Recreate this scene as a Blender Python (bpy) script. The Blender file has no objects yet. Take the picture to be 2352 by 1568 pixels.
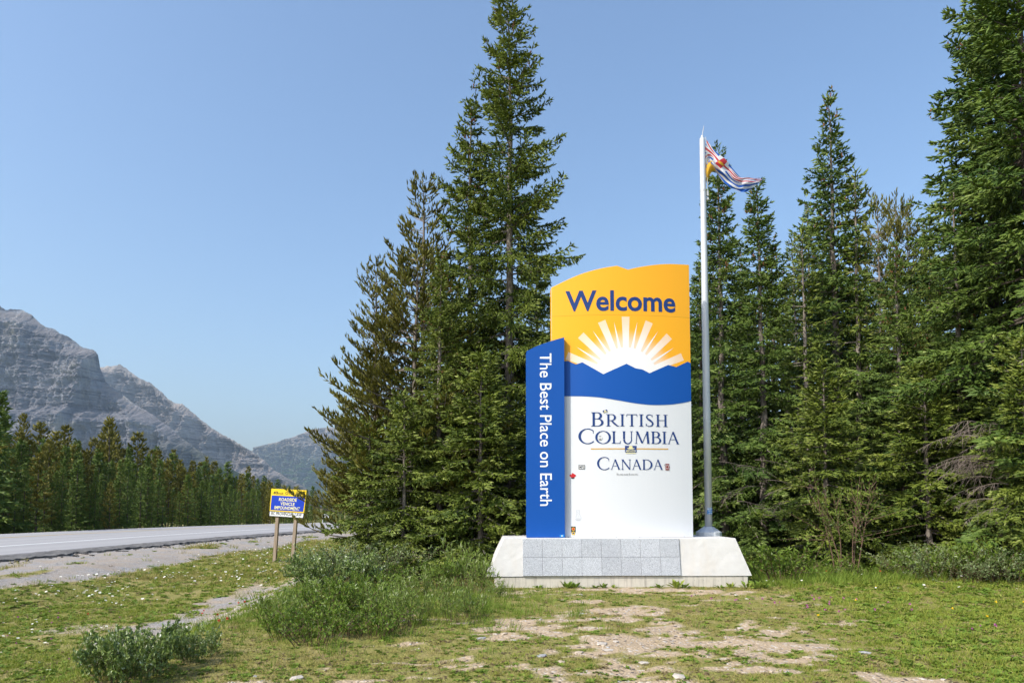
import bpy, bmesh, math, random
import numpy as np
from mathutils import Vector, Matrix

# ------------------------------------------------------------------ camera, sky, sun, exposure
scene = bpy.context.scene
EYE = 1.64                                  # metres above the grass in front of the plinth
PITCH = math.radians(3.3)
FPX = 1568.0                                # focal length in the pixels of a 2352 wide picture (24 mm)
SHIFT = 290.0
cam_d = bpy.data.cameras.new('camera')
cam_d.sensor_width = 36.0
cam_d.lens = 24.0
cam_d.shift_y = SHIFT / 2352.0
cam_d.clip_start = 0.1
cam_d.clip_end = 40000.0
cam = bpy.data.objects.new('camera', cam_d)
scene.collection.objects.link(cam)
cam.location = (0, 0, EYE)
cam.rotation_euler = (math.radians(90) + PITCH, 0, 0)
scene.camera = cam

SUN_DIR = Vector((-0.65, -0.50, 0.75)).normalized()      # towards the sun: behind the camera, from the left
SUN_EL = math.asin(SUN_DIR.z)
world = bpy.data.worlds.new('World')
scene.world = world
world.use_nodes = True
wn = world.node_tree.nodes
bg = wn['Background']
sky = wn.new('ShaderNodeTexSky')
sky.sky_type = 'NISHITA'
sky.sun_disc = False
sky.sun_elevation = SUN_EL
sky.sun_rotation = math.atan2(SUN_DIR.x, SUN_DIR.y)
sky.altitude = 0.0
sky.air_density = 1.35
sky.dust_density = 3.0
sky.ozone_density = 5.0
world.node_tree.links.new(sky.outputs[0], bg.inputs[0])
bg.inputs[1].default_value = 0.15

sun_d = bpy.data.lights.new('sun', 'SUN')
sun_d.energy = 3.0
sun_d.angle = math.radians(0.53)
sun_d.color = (1.0, 0.95, 0.87)
sun = bpy.data.objects.new('sun', sun_d)
scene.collection.objects.link(sun)
sun.rotation_euler = (-SUN_DIR).to_track_quat('-Z', 'Y').to_euler()
sun.location = (-20, -20, 40)

scene.view_settings.view_transform = 'Standard'
scene.view_settings.look = 'None'
scene.view_settings.gamma = 1.0
scene.view_settings.exposure = 0.62
scene.view_settings.use_curve_mapping = False
scene.cycles.max_bounces = 6
scene.cycles.diffuse_bounces = 3
scene.cycles.volume_bounces = 0
scene.cycles.use_denoising = True

# ------------------------------------------------------------------ helpers
COL = scene.collection
cT, sT = math.cos(PITCH), math.sin(PITCH)

def ray(px, py):
    u = (px - 1176.0) / FPX
    v = (784.0 + SHIFT - py) / FPX
    return Vector((u, cT - v * sT, v * cT + sT))

def at(px, py, Y):
    d = ray(px, py)
    k = Y / d.y
    return Vector((d.x * k, Y, EYE + d.z * k))

def link(o, parent=None):
    COL.objects.link(o)
    if parent is not None:
        o.parent = parent
    return o

def tag(o, label=None, cat=None, group=None, kind=None):
    if label: o['label'] = label
    if cat: o['category'] = cat
    if group: o['group'] = group
    if kind: o['kind'] = kind
    return o

def thing(name, label, cat, loc=(0, 0, 0), rz=0.0, group=None, scale=1.0):
    o = bpy.data.objects.new(name, None)
    o.empty_display_size = 0.2
    link(o)
    o.location = loc
    o.rotation_euler = (0, 0, rz)
    o.scale = (scale,) * 3 if not hasattr(scale, '__len__') else scale
    return tag(o, label, cat, group)

def fmesh(name, V, F, mats=(), midx=None, attrs=None, smooth=False):
    V = np.asarray(V, dtype=np.float32).reshape(-1, 3)
    F = np.asarray(F, dtype=np.int32)
    k = F.shape[1]
    me = bpy.data.meshes.new(name)
    me.vertices.add(len(V)); me.vertices.foreach_set('co', V.ravel())
    me.loops.add(F.size); me.loops.foreach_set('vertex_index', F.ravel())
    me.polygons.add(len(F))
    me.polygons.foreach_set('loop_start', np.arange(0, F.size, k, dtype=np.int32))
    me.polygons.foreach_set('loop_total', np.full(len(F), k, dtype=np.int32))
    if midx is not None:
        me.polygons.foreach_set('material_index', np.asarray(midx, dtype=np.int32))
    me.polygons.foreach_set('use_smooth', np.full(len(F), bool(smooth)))
    for m in (mats if isinstance(mats, (list, tuple)) else [mats]):
        me.materials.append(m)
    for an, av in (attrs or {}).items():
        a = me.attributes.new(an, 'FLOAT', 'POINT')
        a.data.foreach_set('value', np.asarray(av, dtype=np.float32))
    me.update(calc_edges=True)
    return me

def mobj(name, me, parent=None, loc=None, rot=None, scale=None):
    o = bpy.data.objects.new(name, me)
    link(o, parent)
    if loc is not None: o.location = loc
    if rot is not None: o.rotation_euler = rot
    if scale is not None: o.scale = scale
    return o

def bmobj(name, bm, mat, parent=None, smooth=False, **kw):
    me = bpy.data.meshes.new(name)
    bmesh.ops.recalc_face_normals(bm, faces=bm.faces[:])
    bm.to_mesh(me); bm.free()
    for m in (mat if isinstance(mat, (list, tuple)) else [mat]):
        me.materials.append(m)
    if smooth:
        for p in me.polygons: p.use_smooth = True
    return mobj(name, me, parent, **kw)

def bm_box(bm, c, s, R=None):
    vs = []
    for dx in (-.5, .5):
        for dy in (-.5, .5):
            for dz in (-.5, .5):
                v = Vector((dx * s[0], dy * s[1], dz * s[2]))
                if R is not None: v = R @ v
                vs.append(bm.verts.new(Vector(c) + v))
    for f in ((0, 1, 3, 2), (4, 6, 7, 5), (0, 4, 5, 1), (2, 3, 7, 6), (0, 2, 6, 4), (1, 5, 7, 3)):
        bm.faces.new([vs[i] for i in f])

def bm_lathe(bm, prof, seg=24, c=(0, 0, 0)):
    rings = []
    for r, z in prof:
        rings.append([bm.verts.new((c[0] + r * math.cos(2 * math.pi * i / seg), c[1] + r * math.sin(2 * math.pi * i / seg), c[2] + z)) for i in range(seg)])
    for a, b in zip(rings, rings[1:]):
        for i in range(seg):
            bm.faces.new((a[i], a[(i + 1) % seg], b[(i + 1) % seg], b[i]))
    bm.faces.new(rings[0][::-1]); bm.faces.new(rings[-1])

def tubes(paths, sides=4):
    """paths: list of (pts (n,3), radii (n,)) -> V, quads"""
    Vs, Fs, off = [], [], 0
    ang = np.arange(sides) * 2 * np.pi / sides
    ca, sa = np.cos(ang), np.sin(ang)
    for P, R in paths:
        P = np.asarray(P, float); n = len(P)
        R = np.broadcast_to(np.asarray(R, float), (n,))
        T = np.gradient(P, axis=0); T /= np.linalg.norm(T, axis=1, keepdims=True) + 1e-9
        ref = np.where(np.abs(T[:, 2:3]) > .9, np.array([[1., 0, 0]]), np.array([[0, 0, 1.]]))
        A = np.cross(T, ref); A /= np.linalg.norm(A, axis=1, keepdims=True) + 1e-9
        B = np.cross(T, A)
        ring = P[:, None, :] + R[:, None, None] * (A[:, None, :] * ca[None, :, None] + B[:, None, :] * sa[None, :, None])
        Vs.append(ring.reshape(-1, 3))
        i = np.arange(n - 1)[:, None] * sides; j = np.arange(sides)[None, :]; j2 = (j + 1) % sides
        Fs.append(np.stack([i + j, i + j2, i + sides + j2, i + sides + j], -1).reshape(-1, 4) + off)
        off += n * sides
    return np.concatenate(Vs), np.concatenate(Fs)

def spindles(P, D, L, R, base=0.35):
    """six-triangle needle shoots: P start, D unit direction, L length, R radius"""
    N = len(P)
    ref = np.where(np.abs(D[:, 2:3]) > .9, np.array([[1., 0, 0]]), np.array([[0, 0, 1.]]))
    A = np.cross(D, ref); A /= np.linalg.norm(A, axis=1, keepdims=True) + 1e-9
    B = np.cross(D, A)
    mid = P + D * (L * base)[:, None]
    V = np.empty((N, 5, 3))
    V[:, 0] = P; V[:, 4] = P + D * L[:, None]
    for k in range(3):
        a = 2 * np.pi * k / 3 + .5
        V[:, 1 + k] = mid + R[:, None] * (A * math.cos(a) + B * math.sin(a))
    f = np.array([[0, 2, 1], [0, 3, 2], [0, 1, 3], [4, 1, 2], [4, 2, 3], [4, 3, 1]])
    F = (np.arange(N)[:, None, None] * 5 + f[None]).reshape(-1, 3)
    return V.reshape(-1, 3), F

def unit(v):
    return v / (np.linalg.norm(v, axis=-1, keepdims=True) + 1e-9)

def vnoise(x, y, seed=0):
    x = np.asarray(x, float); y = np.asarray(y, float)
    xi = np.floor(x).astype(np.int64); yi = np.floor(y).astype(np.int64)
    fx = x - xi; fy = y - yi
    fx = fx * fx * (3 - 2 * fx); fy = fy * fy * (3 - 2 * fy)
    def h(a, b):
        n = (a * 374761393 + b * 668265263 + seed * 974634777) & 0xffffffff
        n = ((n ^ (n >> 13)) * 1274126177) & 0xffffffff
        n = n ^ (n >> 16)
        return (n & 0xffff) / 65535.0
    return (h(xi, yi) * (1 - fx) + h(xi + 1, yi) * fx) * (1 - fy) + (h(xi, yi + 1) * (1 - fx) + h(xi + 1, yi + 1) * fx) * fy

def fbm(x, y, seed=0, octv=4, lac=2.03, gain=.5):
    s = 0; a = 1; t = 0
    for k in range(octv):
        s = s + a * vnoise(x, y, seed + k * 17); t += a
        x = np.asarray(x) * lac + 13.7; y = np.asarray(y) * lac + 7.3; a *= gain
    return s / t

def sstep(a, b, x):
    t = np.clip((np.asarray(x, float) - a) / (b - a), 0, 1)
    return t * t * (3 - 2 * t)

# ------------------------------------------------------------------ materials
def newmat(name):
    m = bpy.data.materials.new(name); m.use_nodes = True
    nt = m.node_tree
    return m, nt, nt.nodes['Principled BSDF']

def setp(b, rough=.7, spec=.3, metal=0):
    b.inputs['Roughness'].default_value = rough
    b.inputs['Specular IOR Level'].default_value = spec
    b.inputs['Metallic'].default_value = metal

def mixc(nt, fac, a, b):
    n = nt.nodes.new('ShaderNodeMix'); n.data_type = 'RGBA'
    for sock, v in ((n.inputs[0], fac), (n.inputs[6], a), (n.inputs[7], b)):
        if isinstance(v, (int, float)): sock.default_value = v
        elif isinstance(v, tuple): sock.default_value = (*v, 1) if len(v) == 3 else v
        else: nt.links.new(v, sock)
    return n.outputs[2]

def mth(nt, op, a, b=None, clamp=False):
    n = nt.nodes.new('ShaderNodeMath'); n.operation = op; n.use_clamp = clamp
    for sock, v in ((n.inputs[0], a), (n.inputs[1], b)):
        if v is None: continue
        if isinstance(v, (int, float)): sock.default_value = v
        else: nt.links.new(v, sock)
    return n.outputs[0]

def maprange(nt, v, a, b, c=0., d=1., smooth=False):
    n = nt.nodes.new('ShaderNodeMapRange')
    if smooth: n.interpolation_type = 'SMOOTHSTEP'
    nt.links.new(v, n.inputs[0])
    for i, x in enumerate((a, b, c, d)): n.inputs[1 + i].default_value = x
    return n.outputs[0]

def objco(nt, scale=(1, 1, 1), which='Object'):
    t = nt.nodes.new('ShaderNodeTexCoord')
    mp = nt.nodes.new('ShaderNodeMapping'); mp.inputs['Scale'].default_value = scale
    nt.links.new(t.outputs[which], mp.inputs[0])
    return mp.outputs[0]

def ntex(nt, co, scale=5., detail=4., rough=.55, out=0):
    n = nt.nodes.new('ShaderNodeTexNoise')
    n.inputs['Scale'].default_value = scale; n.inputs['Detail'].default_value = detail; n.inputs['Roughness'].default_value = rough
    if co is not None: nt.links.new(co, n.inputs['Vector'])
    return n.outputs[out]

def vtex(nt, co, scale=5., out='Distance', rnd=1.):
    n = nt.nodes.new('ShaderNodeTexVoronoi')
    n.inputs['Scale'].default_value = scale; n.inputs['Randomness'].default_value = rnd
    if co is not None: nt.links.new(co, n.inputs['Vector'])
    return n.outputs[out]

def attr(nt, name):
    n = nt.nodes.new('ShaderNodeAttribute'); n.attribute_name = name
    return n.outputs['Fac']

def bump(nt, b, h, strength=.3, dist=.02):
    n = nt.nodes.new('ShaderNodeBump'); n.inputs['Strength'].default_value = strength; n.inputs['Distance'].default_value = dist
    nt.links.new(h, n.inputs['Height']); nt.links.new(n.outputs[0], b.inputs['Normal'])

def plain(name, col, rough=.6, spec=.3, metal=0, var=.12, scale=6.):
    m, nt, b = newmat(name); setp(b, rough, spec, metal)
    n = ntex(nt, objco(nt), scale, 5)
    lo = tuple(c * (1 - var) for c in col); hi = tuple(min(1, c * (1 + var)) for c in col)
    nt.links.new(mixc(nt, n, lo, hi), b.inputs['Base Color'])
    return m

def foliage(name, dark, light, tip=None, rough=.55, spec=.25, transl=.38):
    """leaf material: colour from the per-shoot 'var' attribute and a slow drift through the crown"""
    m, nt, b = newmat(name); setp(b, rough, spec)
    v = attr(nt, 'var')
    slow = ntex(nt, objco(nt), 1.1, 2)
    f = mth(nt, 'ADD', mth(nt, 'MULTIPLY', v, .75), mth(nt, 'MULTIPLY', mth(nt, 'SUBTRACT', slow, .35), .6), clamp=True)
    c = mixc(nt, f, dark, light)
    if tip: c = mixc(nt, maprange(nt, v, .86, 1.), c, tip)
    nt.links.new(c, b.inputs['Base Color'])
    if transl:
        tr = nt.nodes.new('ShaderNodeBsdfTranslucent'); nt.links.new(c, tr.inputs[0])
        mx = nt.nodes.new('ShaderNodeMixShader'); mx.inputs[0].default_value = transl
        nt.links.new(b.outputs[0], mx.inputs[1]); nt.links.new(tr.outputs[0], mx.inputs[2])
        nt.links.new(mx.outputs[0], nt.nodes['Material Output'].inputs[0])
    return m

def bark(name, lo, hi):
    m, nt, b = newmat(name); setp(b, .85, .15)
    co = objco(nt, (1, 1, .25))
    n = ntex(nt, co, 14, 6, .65)
    nt.links.new(mixc(nt, maprange(nt, n, .3, .7), lo, hi), b.inputs['Base Color'])
    bump(nt, b, n, .8, .03)
    return m

M = {}
M['spruce'] = foliage('spruce_needles', (.044, .090, .014), (.300, .355, .050), tip=(.37, .42, .11))
M['spruce_blue'] = foliage('spruce_needles_bluish', (.040, .096, .020), (.255, .345, .060), tip=(.32, .39, .12))
M['pine'] = foliage('pine_needles', (.065, .074, .012), (.300, .270, .046), tip=(.27, .28, .07))
M['far_spruce'] = foliage('far_spruce_needles', (.040, .090, .014), (.210, .290, .042))
M['far_pine'] = foliage('far_pine_needles', (.095, .105, .014), (.340, .300, .048))
M['bark'] = bark('grey_brown_bark', (.07, .055, .045), (.30, .26, .22))
M['bark_dark'] = bark('dark_bark', (.035, .027, .022), (.13, .105, .085))
M['cone'] = plain('cone_scales', (.16, .065, .03), .7, .2, var=.3)
M['dead'] = plain('dead_twig_bark', (.19, .155, .13), .85, .1, var=.35, scale=9)
# ------------------------------------------------------------------ terrain, road
WL = np.array([(-25.5, -14), (-23.6, 5), (-22.4, 18), (-21.5, 28.6), (-20.6, 39), (-18.4, 51.7), (-14.2, 62.5), (-7.5, 72), (2, 81), (15, 89.5), (32, 97), (60, 105), (110, 113)], float)
def catmull(P, n=24):
    out = []
    Q = np.vstack([2 * P[0] - P[1], P, 2 * P[-1] - P[-2]])
    for i in range(1, len(Q) - 2):
        p0, p1, p2, p3 = Q[i - 1], Q[i], Q[i + 1], Q[i + 2]
        for t in np.arange(n) / n:
            out.append(.5 * ((2 * p1) + (-p0 + p2) * t + (2 * p0 - 5 * p1 + 4 * p2 - p3) * t * t + (-p0 + 3 * p1 - 3 * p2 + p3) * t ** 3))
    out.append(P[-1])
    return np.array(out)
ROAD = catmull(WL)
RT = np.gradient(ROAD, axis=0); RT /= np.linalg.norm(RT, axis=1, keepdims=True)
RN = np.stack([RT[:, 1], -RT[:, 0]], 1)              # to the right of travel
R_EDGE, L_EDGE, YEL = 5.1, -11.3, -6.0

def road_off(x, y):
    """signed distance to the white edge line (positive towards the camera's side)"""
    x = np.atleast_1d(np.asarray(x, float)); y = np.atleast_1d(np.asarray(y, float))
    sh = x.shape; x = x.ravel(); y = y.ravel()
    out = np.empty(len(x))
    for a in range(0, len(x), 20000):
        dx = x[a:a + 20000, None] - ROAD[None, :, 0]; dy = y[a:a + 20000, None] - ROAD[None, :, 1]
        i = np.argmin(dx * dx + dy * dy, 1); r = np.arange(len(i))
        out[a:a + 20000] = dx[r, i] * RN[i, 0] + dy[r, i] * RN[i, 1]
    return out.reshape(sh)

def bank_edge(y):
    return np.interp(y, [0, 5, 7.5, 10, 12, 14, 18, 24, 40, 80], [-3.3, -3.5, -3.9, -3.9, -4.0, -4.2, -4.6, -5.6, -7, -7])

def terrain(x, y, d=None):
    x = np.asarray(x, float); y = np.asarray(y, float)
    if d is None: d = road_off(x, y)
    dr = d - R_EDGE
    wob = (fbm(x * .35, y * .35, 3, 3) - .5)
    t = sstep(0, 2.3, bank_edge(y) + .8 * wob - x)
    ditch = np.interp(y, [0, 17, 26, 40], [-.70, -.70, -.42, -.35])
    z = ditch * t
    zl = np.interp(dr, [-.6, 0, .3, 1.0, 3.2, 6.5], [-.14, -.14, -.16, -.17, -.26, -.75])
    z = np.where(dr < 8, np.maximum(z, zl), z)
    z = np.where((dr < 0), -.14, z)
    far = L_EDGE - d
    z = np.where(far > 0, np.interp(far, [0, .4, 4, 12, 60], [-.14, -.16, -.7, -.9, -1.6]), z)
    off = (dr > .3) | (far > .6)
    z = z + np.where(off, (fbm(x * .9, y * .9, 9, 3) - .5) * .10 + (fbm(x * 3.1, y * 3.1, 19, 3) - .5) * .045, 0)
    # keep level right in front of the plinth
    lev = sstep(2.2, .6, np.hypot((x - 2.2) / 2.0, (y - 14.6) / 1.4))
    z = z * (1 - lev) + .0 * lev
    z = z - .9 * sstep(150, 600, np.hypot(x, y)) * 6
    return z

def cover(x, y, d=None):
    """returns grass 0..1, gravel 0..1, lush 0..1"""
    x = np.asarray(x, float); y = np.asarray(y, float)
    if d is None: d = road_off(x, y)
    dr = d - R_EDGE
    n1 = fbm(x * .8, y * 1.1, 31, 4); n2 = fbm(x * 2.6, y * 3.4, 47, 3)
    # trampled area in front of the sign
    tr = np.exp(-(((x - 1.6) / 3.4) ** 2 + ((y - 9.0) / 4.2) ** 2)) * 1.0
    tr += .55 * np.exp(-(((x + 2.0) / 1.7) ** 2 + ((y - 7.3) / 1.6) ** 2))
    tr += .5 * np.exp(-(((x - 4.4) / 1.6) ** 2 + ((y - 6.2) / 1.0) ** 2))
    tr += .8 * np.exp(-(((x - 2.6) / 2.3) ** 2 + ((y - 13.6) / .5) ** 2))
    thr = .33 + .17 * np.clip(tr, 0, 1)
    n3 = fbm(x * 6.5, y * 8, 53, 3); mixn = .44 * n1 + .32 * n2 + .24 * n3
    bare = sstep(-.03, .03, thr - mixn)
    grass = 1 - bare * np.clip(.45 + tr, 0, 1)
    # shoulder gravel along the road
    sh = sstep(4.9, 3.7, dr + (fbm(x * .7, y * .25, 5, 3) - .5) * 1.8)
    strip = np.where((dr > 1.4) & (dr < 4.2), sstep(.60, .68, fbm(x * 1.3, y * .35, 71, 3)), 0) * sstep(15, 20, y)
    sh = np.where(dr > 6.5, 0, sh) * (1 - .75 * strip)
    # loose gravel on the bank face
    be = bank_edge(y) - x
    bankg = sstep(.15, .6, be) * sstep(3.5, 2.7, be + (n1 - .5) * 1.2) * sstep(10.0, 12.0, y + (n2 - .5) * 2.5) * sstep(24, 17, y)
    spot = np.exp(-(((x + 8.4) / .9) ** 2 + ((y - 13.3) / .7) ** 2)) * 1.1
    spot = sstep(.35, .6, spot * (n2 + .5))
    gravel = np.clip(np.maximum(np.maximum(sh, bankg * (.60 + .4 * sstep(.40, .6, n2))), spot * .45), 0, 1)
    gravel = np.where(d < R_EDGE, 1, gravel)
    far = L_EDGE - d
    gravel = np.where(far > 0, sstep(1.5, .3, far), gravel)
    grass = grass * (1 - gravel)
    lush = np.clip(.75 * bankg + sstep(3.6, 5.6, x - .15 * (y - 9)) + sstep(-3.6, -5.0, x) * .8 + .3 * (n1 - .5), 0, 1)
    return grass, gravel, lush

# ground sheet: fine near the camera, coarse out to the horizon
gx = np.concatenate([[-14000, -6000, -2500, -1000, -450, -220, -130, -90, -70, -55, -45], np.arange(-38, 17.01, .155), [19, 22, 27, 35, 50, 75, 120, 220, 500, 1200, 3000, 7000, 14000]])
gyn = [2.0]
while gyn[-1] < 70: gyn.append(gyn[-1] + .075 + .0115 * max(0, gyn[-1] - 5))
gy = np.concatenate([[-14000, -3000, -600, -120, -40, -15, -6, -2, 0, 1.2], np.array(gyn), [76, 84, 95, 110, 130, 160, 220, 320, 500, 900, 1800, 4000, 9000, 15000]])
GX, GY = np.meshgrid(gx, gy)
gd = road_off(GX, GY)
GZ = terrain(GX, GY, gd)
cg, cv, cl = cover(GX, GY, gd)
nx_, ny_ = len(gx), len(gy)
ii = np.arange(nx_ * ny_).reshape(ny_, nx_)
GF = np.stack([ii[:-1, :-1], ii[:-1, 1:], ii[1:, 1:], ii[1:, :-1]], -1).reshape(-1, 4)

m, nt, b = newmat('ground_earth'); setp(b, .95, .1)
co = objco(nt)
g_, v_, l_ = attr(nt, 'grass'), attr(nt, 'gravel'), attr(nt, 'lush')
nf = ntex(nt, co, 9, 6, .7); nm = ntex(nt, co, 1.7, 4)
dirt = mixc(nt, nf, (.33, .245, .155), (.53, .41, .28))
peb = vtex(nt, co, 26, 'Color'); pebd = vtex(nt, co, 26)
sep = nt.nodes.new('ShaderNodeSeparateColor'); nt.links.new(peb, sep.inputs[0])
dirt = mixc(nt, maprange(nt, sep.outputs[0], .86, .94), dirt, (.53, .46, .38))
dirt = mixc(nt, maprange(nt, sep.outputs[1], .9, .96), dirt, (.12, .10, .085))
turf = mixc(nt, nf, (.13, .135, .030), (.27, .265, .070))
turf = mixc(nt, maprange(nt, nm, .4, .7), turf, (.29, .235, .10))
grav = mixc(nt, sep.outputs[2], (.22, .215, .212), (.38, .37, .36))
grav = mixc(nt, mth(nt, 'MULTIPLY', maprange(nt, nm, .30, .65), l_), grav, (.36, .29, .22))
c = mixc(nt, maprange(nt, g_, .2, .75), dirt, turf)
c = mixc(nt, maprange(nt, v_, .3, .7), c, grav)
nt.links.new(c, b.inputs['Base Color'])
hh = mth(nt, 'ADD', mth(nt, 'MULTIPLY', pebd, -.6), nf)
bump(nt, b, hh, .9, .03)
M['ground'] = m
ground = mobj('ground', fmesh('ground', np.stack([GX, GY, GZ], -1), GF, m, attrs={'grass': cg.ravel(), 'gravel': cv.ravel(), 'lush': cl.ravel()}, smooth=True))
tag(ground, 'grassy gravelly ground around the sign and along the road', kind='structure')

# road: asphalt slab with a crumbled edge
def road_mat():
    m, nt, b = newmat('worn_grey_asphalt'); setp(b, .9, .2)
    co = objco(nt)
    a = attr(nt, 'old')
    n = ntex(nt, co, 40, 4, .7); big = ntex(nt, objco(nt, (.5, .06, 1)), 1.5, 4)
    c = mixc(nt, n, (.27, .26, .255), (.39, .38, .37))
    c = mixc(nt, maprange(nt, big, .35, .7), c, (.35, .335, .33))
    big2 = ntex(nt, co, 3.2, 6, .75)
    dk = mixc(nt, maprange(nt, big2, .35, .65), (.035, .033, .032), (.19, .18, .17))
    c = mixc(nt, a, c, dk)
    lt = attr(nt, 'lat')
    trk = mth(nt, 'COSINE', mth(nt, 'MULTIPLY', mth(nt, 'ADD', lt, .9), 6.2832 / 1.9))
    c = mixc(nt, mth(nt, 'MULTIPLY', maprange(nt, trk, -.2, 1.), .22), c, (.20, .195, .19))
    cr = vtex(nt, objco(nt, (.45, .16, 1)), 1.0, 'Distance')
    c = mixc(nt, mth(nt, 'MULTIPLY', maprange(nt, cr, .035, .0), .5), c, (.06, .06, .06))
    nt.links.new(c, b.inputs['Base Color'])
    bump(nt, b, n, .5, .01)
    return m
M['asphalt'] = road_mat()
rng = np.random.default_rng(5)
nS = len(ROAD)
dense = np.linspace(0, nS - 1, 1400)
RX = np.stack([np.interp(dense, np.arange(nS), ROAD[:, k]) for k in (0, 1)], 1)
RNd = np.stack([np.interp(dense, np.arange(nS), RN[:, k]) for k in (0, 1)], 1)
sl = np.concatenate([[0], np.cumsum(np.linalg.norm(np.diff(RX, axis=0), axis=1))])
crumb = (fbm(sl * .9, sl * 0, 3, 4) - .5) * .75 + (fbm(sl * 3.5, sl * 0 + 5, 8, 2) - .5) * .25
rows = []; old = []
offs = [(L_EDGE, -.25, 0), (L_EDGE + .02, -.01, 0), (-9.5, .01, 0), (-8.7, .016, 0), (-7.6, .024, 0), (YEL, .035, 0), (-5, .03, 0), (-4, .026, 0), (-3, .02, 0), (-2, .016, 0), (-1, .012, 0), (0, 0, 0), (2.0, -.02, 0), (3.7, -.035, 0), (3.85, -.06, .85), (4.5, -.075, 1), (R_EDGE, -.085, 1), (R_EDGE + .015, -.3, 1)]
V = []
for k, (o, z, ol) in enumerate(offs):
    oo = np.full(len(sl), o)
    if o >= 3.0: oo = oo + crumb * (.25 if o < 4.2 else 1.0)
    zz = np.full(len(sl), z)
    if ol > .5 and z > -.2: zz = zz + (fbm(sl * 5, sl * 0 + o, 4, 3) - .5) * .10
    V.append(np.stack([RX[:, 0] + RNd[:, 0] * oo, RX[:, 1] + RNd[:, 1] * oo, zz], 1)); old.append(np.full(len(sl), ol))
V = np.stack(V, 1); nk = len(offs)
ii = np.arange(len(sl) * nk).reshape(len(sl), nk)
RF = np.stack([ii[:-1, :-1], ii[:-1, 1:], ii[1:, 1:], ii[1:, :-1]], -1).reshape(-1, 4)
road = mobj('road', fmesh('road', V, RF, M['asphalt'], attrs={'old': np.stack(old, 1).ravel(), 'lat': np.tile(np.array([q[0] for q in offs]), len(sl))}))
tag(road, 'two-lane grey asphalt highway curving away to the right', kind='structure')

def paint(name, col, wear):
    m, nt, b = newmat(name); setp(b, .7, .3)
    n = ntex(nt, objco(nt), 12, 5, .7)
    nt.links.new(mixc(nt, maprange(nt, n, wear, wear + .15), col, (.30, .29, .28)), b.inputs['Base Color'])
    return m
def road_line(name, o, w, mat, z):
    a = np.stack([RX[:, 0] + RNd[:, 0] * (o - w), RX[:, 1] + RNd[:, 1] * (o - w), np.full(len(sl), z)], 1)
    c = np.stack([RX[:, 0] + RNd[:, 0] * (o + w), RX[:, 1] + RNd[:, 1] * (o + w), np.full(len(sl), z)], 1)
    V = np.stack([a, c], 1).reshape(-1, 3); i = np.arange(len(sl) - 1) * 2
    return mobj(name, fmesh(name, V, np.stack([i, i + 1, i + 3, i + 2], 1), mat), road)
M['white_paint'] = paint('white_road_paint', (.80, .80, .78), .70)
M['yellow_paint'] = paint('yellow_road_paint', (.62, .42, .10), .52)
road_line('edge_line', 0, .10, M['white_paint'], .006)
road_line('centre_line', YEL + .13, .06, M['yellow_paint'], .041)
road_line('centre_line', YEL - .13, .06, M['yellow_paint'], .041)
road_line('edge_line', L_EDGE + .9, .06, M['white_paint'], .012)
# dark broken asphalt lying on the shoulder beside the edge
crb = []
for k in range(420):
    i = int(rng.integers(250, 900)); o = R_EDGE + crumb[i] + abs(rng.normal(0, .28)) + .03
    p = RX[i] + RNd[i] * o
    s = rng.uniform(.03, .10)
    crb.append((p[0], p[1], s))
bm = bmesh.new()
zc = terrain(np.array([c[0] for c in crb]), np.array([c[1] for c in crb]))
for (x, y, s), z in zip(crb, zc):
    R = Matrix.Rotation(rng.uniform(0, 6), 3, 'Z') @ Matrix.Rotation(rng.uniform(-.3, .3), 3, 'X')
    bm_box(bm, (x, y, z + s * .15), (s * rng.uniform(1, 2.4), s, s * .5), R)
M['crumb'] = plain('broken_asphalt', (.075, .072, .07), .95, .1, var=.4, scale=20)
o = bmobj('broken_asphalt', bm, M['crumb'], road); o['kind'] = 'stuff'
# ------------------------------------------------------------------ mountains
def rock_mat(name, c_lo, c_hi, c_scree, c_green, green_z, streak=.5, green_amt=1.0):
    m, nt, b = newmat(name); setp(b, .95, .1)
    geo = nt.nodes.new('ShaderNodeNewGeometry')
    sep = nt.nodes.new('ShaderNodeSeparateXYZ'); nt.links.new(geo.outputs['Normal'], sep.inputs[0])
    co = objco(nt)
    cof = objco(nt, (.010, .010, .0022)); cos = objco(nt, (.0012, .0012, .022))
    vert = ntex(nt, cof, 1.3, 8, .72); strat = ntex(nt, cos, 1.6, 9, .78); blot = ntex(nt, objco(nt, (.004,) * 3), 1., 5)
    f = mth(nt, 'ADD', mth(nt, 'MULTIPLY', vert, .6), mth(nt, 'MULTIPLY', strat, .5))
    c = mixc(nt, maprange(nt, f, .42, .68), c_lo, c_hi)
    band = ntex(nt, objco(nt, (.0005, .0005, .03)), 1., 4, .7)
    c = mixc(nt, mth(nt, 'MULTIPLY', maprange(nt, band, .52, .55), .65), c, tuple(v * .55 for v in c_lo))
    st = mth(nt, 'MULTIPLY', maprange(nt, vert, .52, .62), maprange(nt, blot, .44, .56))
    c = mixc(nt, mth(nt, 'MULTIPLY', st, streak), c, (.62, .57, .50))
    slope = maprange(nt, sep.outputs[2], .42, .62)
    c = mixc(nt, mth(nt, 'MULTIPLY', slope, .85), c, c_scree)
    sx = nt.nodes.new('ShaderNodeSeparateXYZ'); nt.links.new(co, sx.inputs[0])
    zz = mth(nt, 'ADD', sx.outputs[2], mth(nt, 'MULTIPLY', mth(nt, 'SUBTRACT', blot, .5), green_z * .9))
    gr = maprange(nt, zz, green_z * 1.1, green_z * .6)
    gr = mth(nt, 'MULTIPLY', gr, maprange(nt, sep.outputs[2], .22, .42))
    c = mixc(nt, mth(nt, 'MULTIPLY', gr, green_amt), c, c_green)
    nt.links.new(c, b.inputs['Base Color'])
    bump(nt, b, f, 1.0, 45)
    return m

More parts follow.
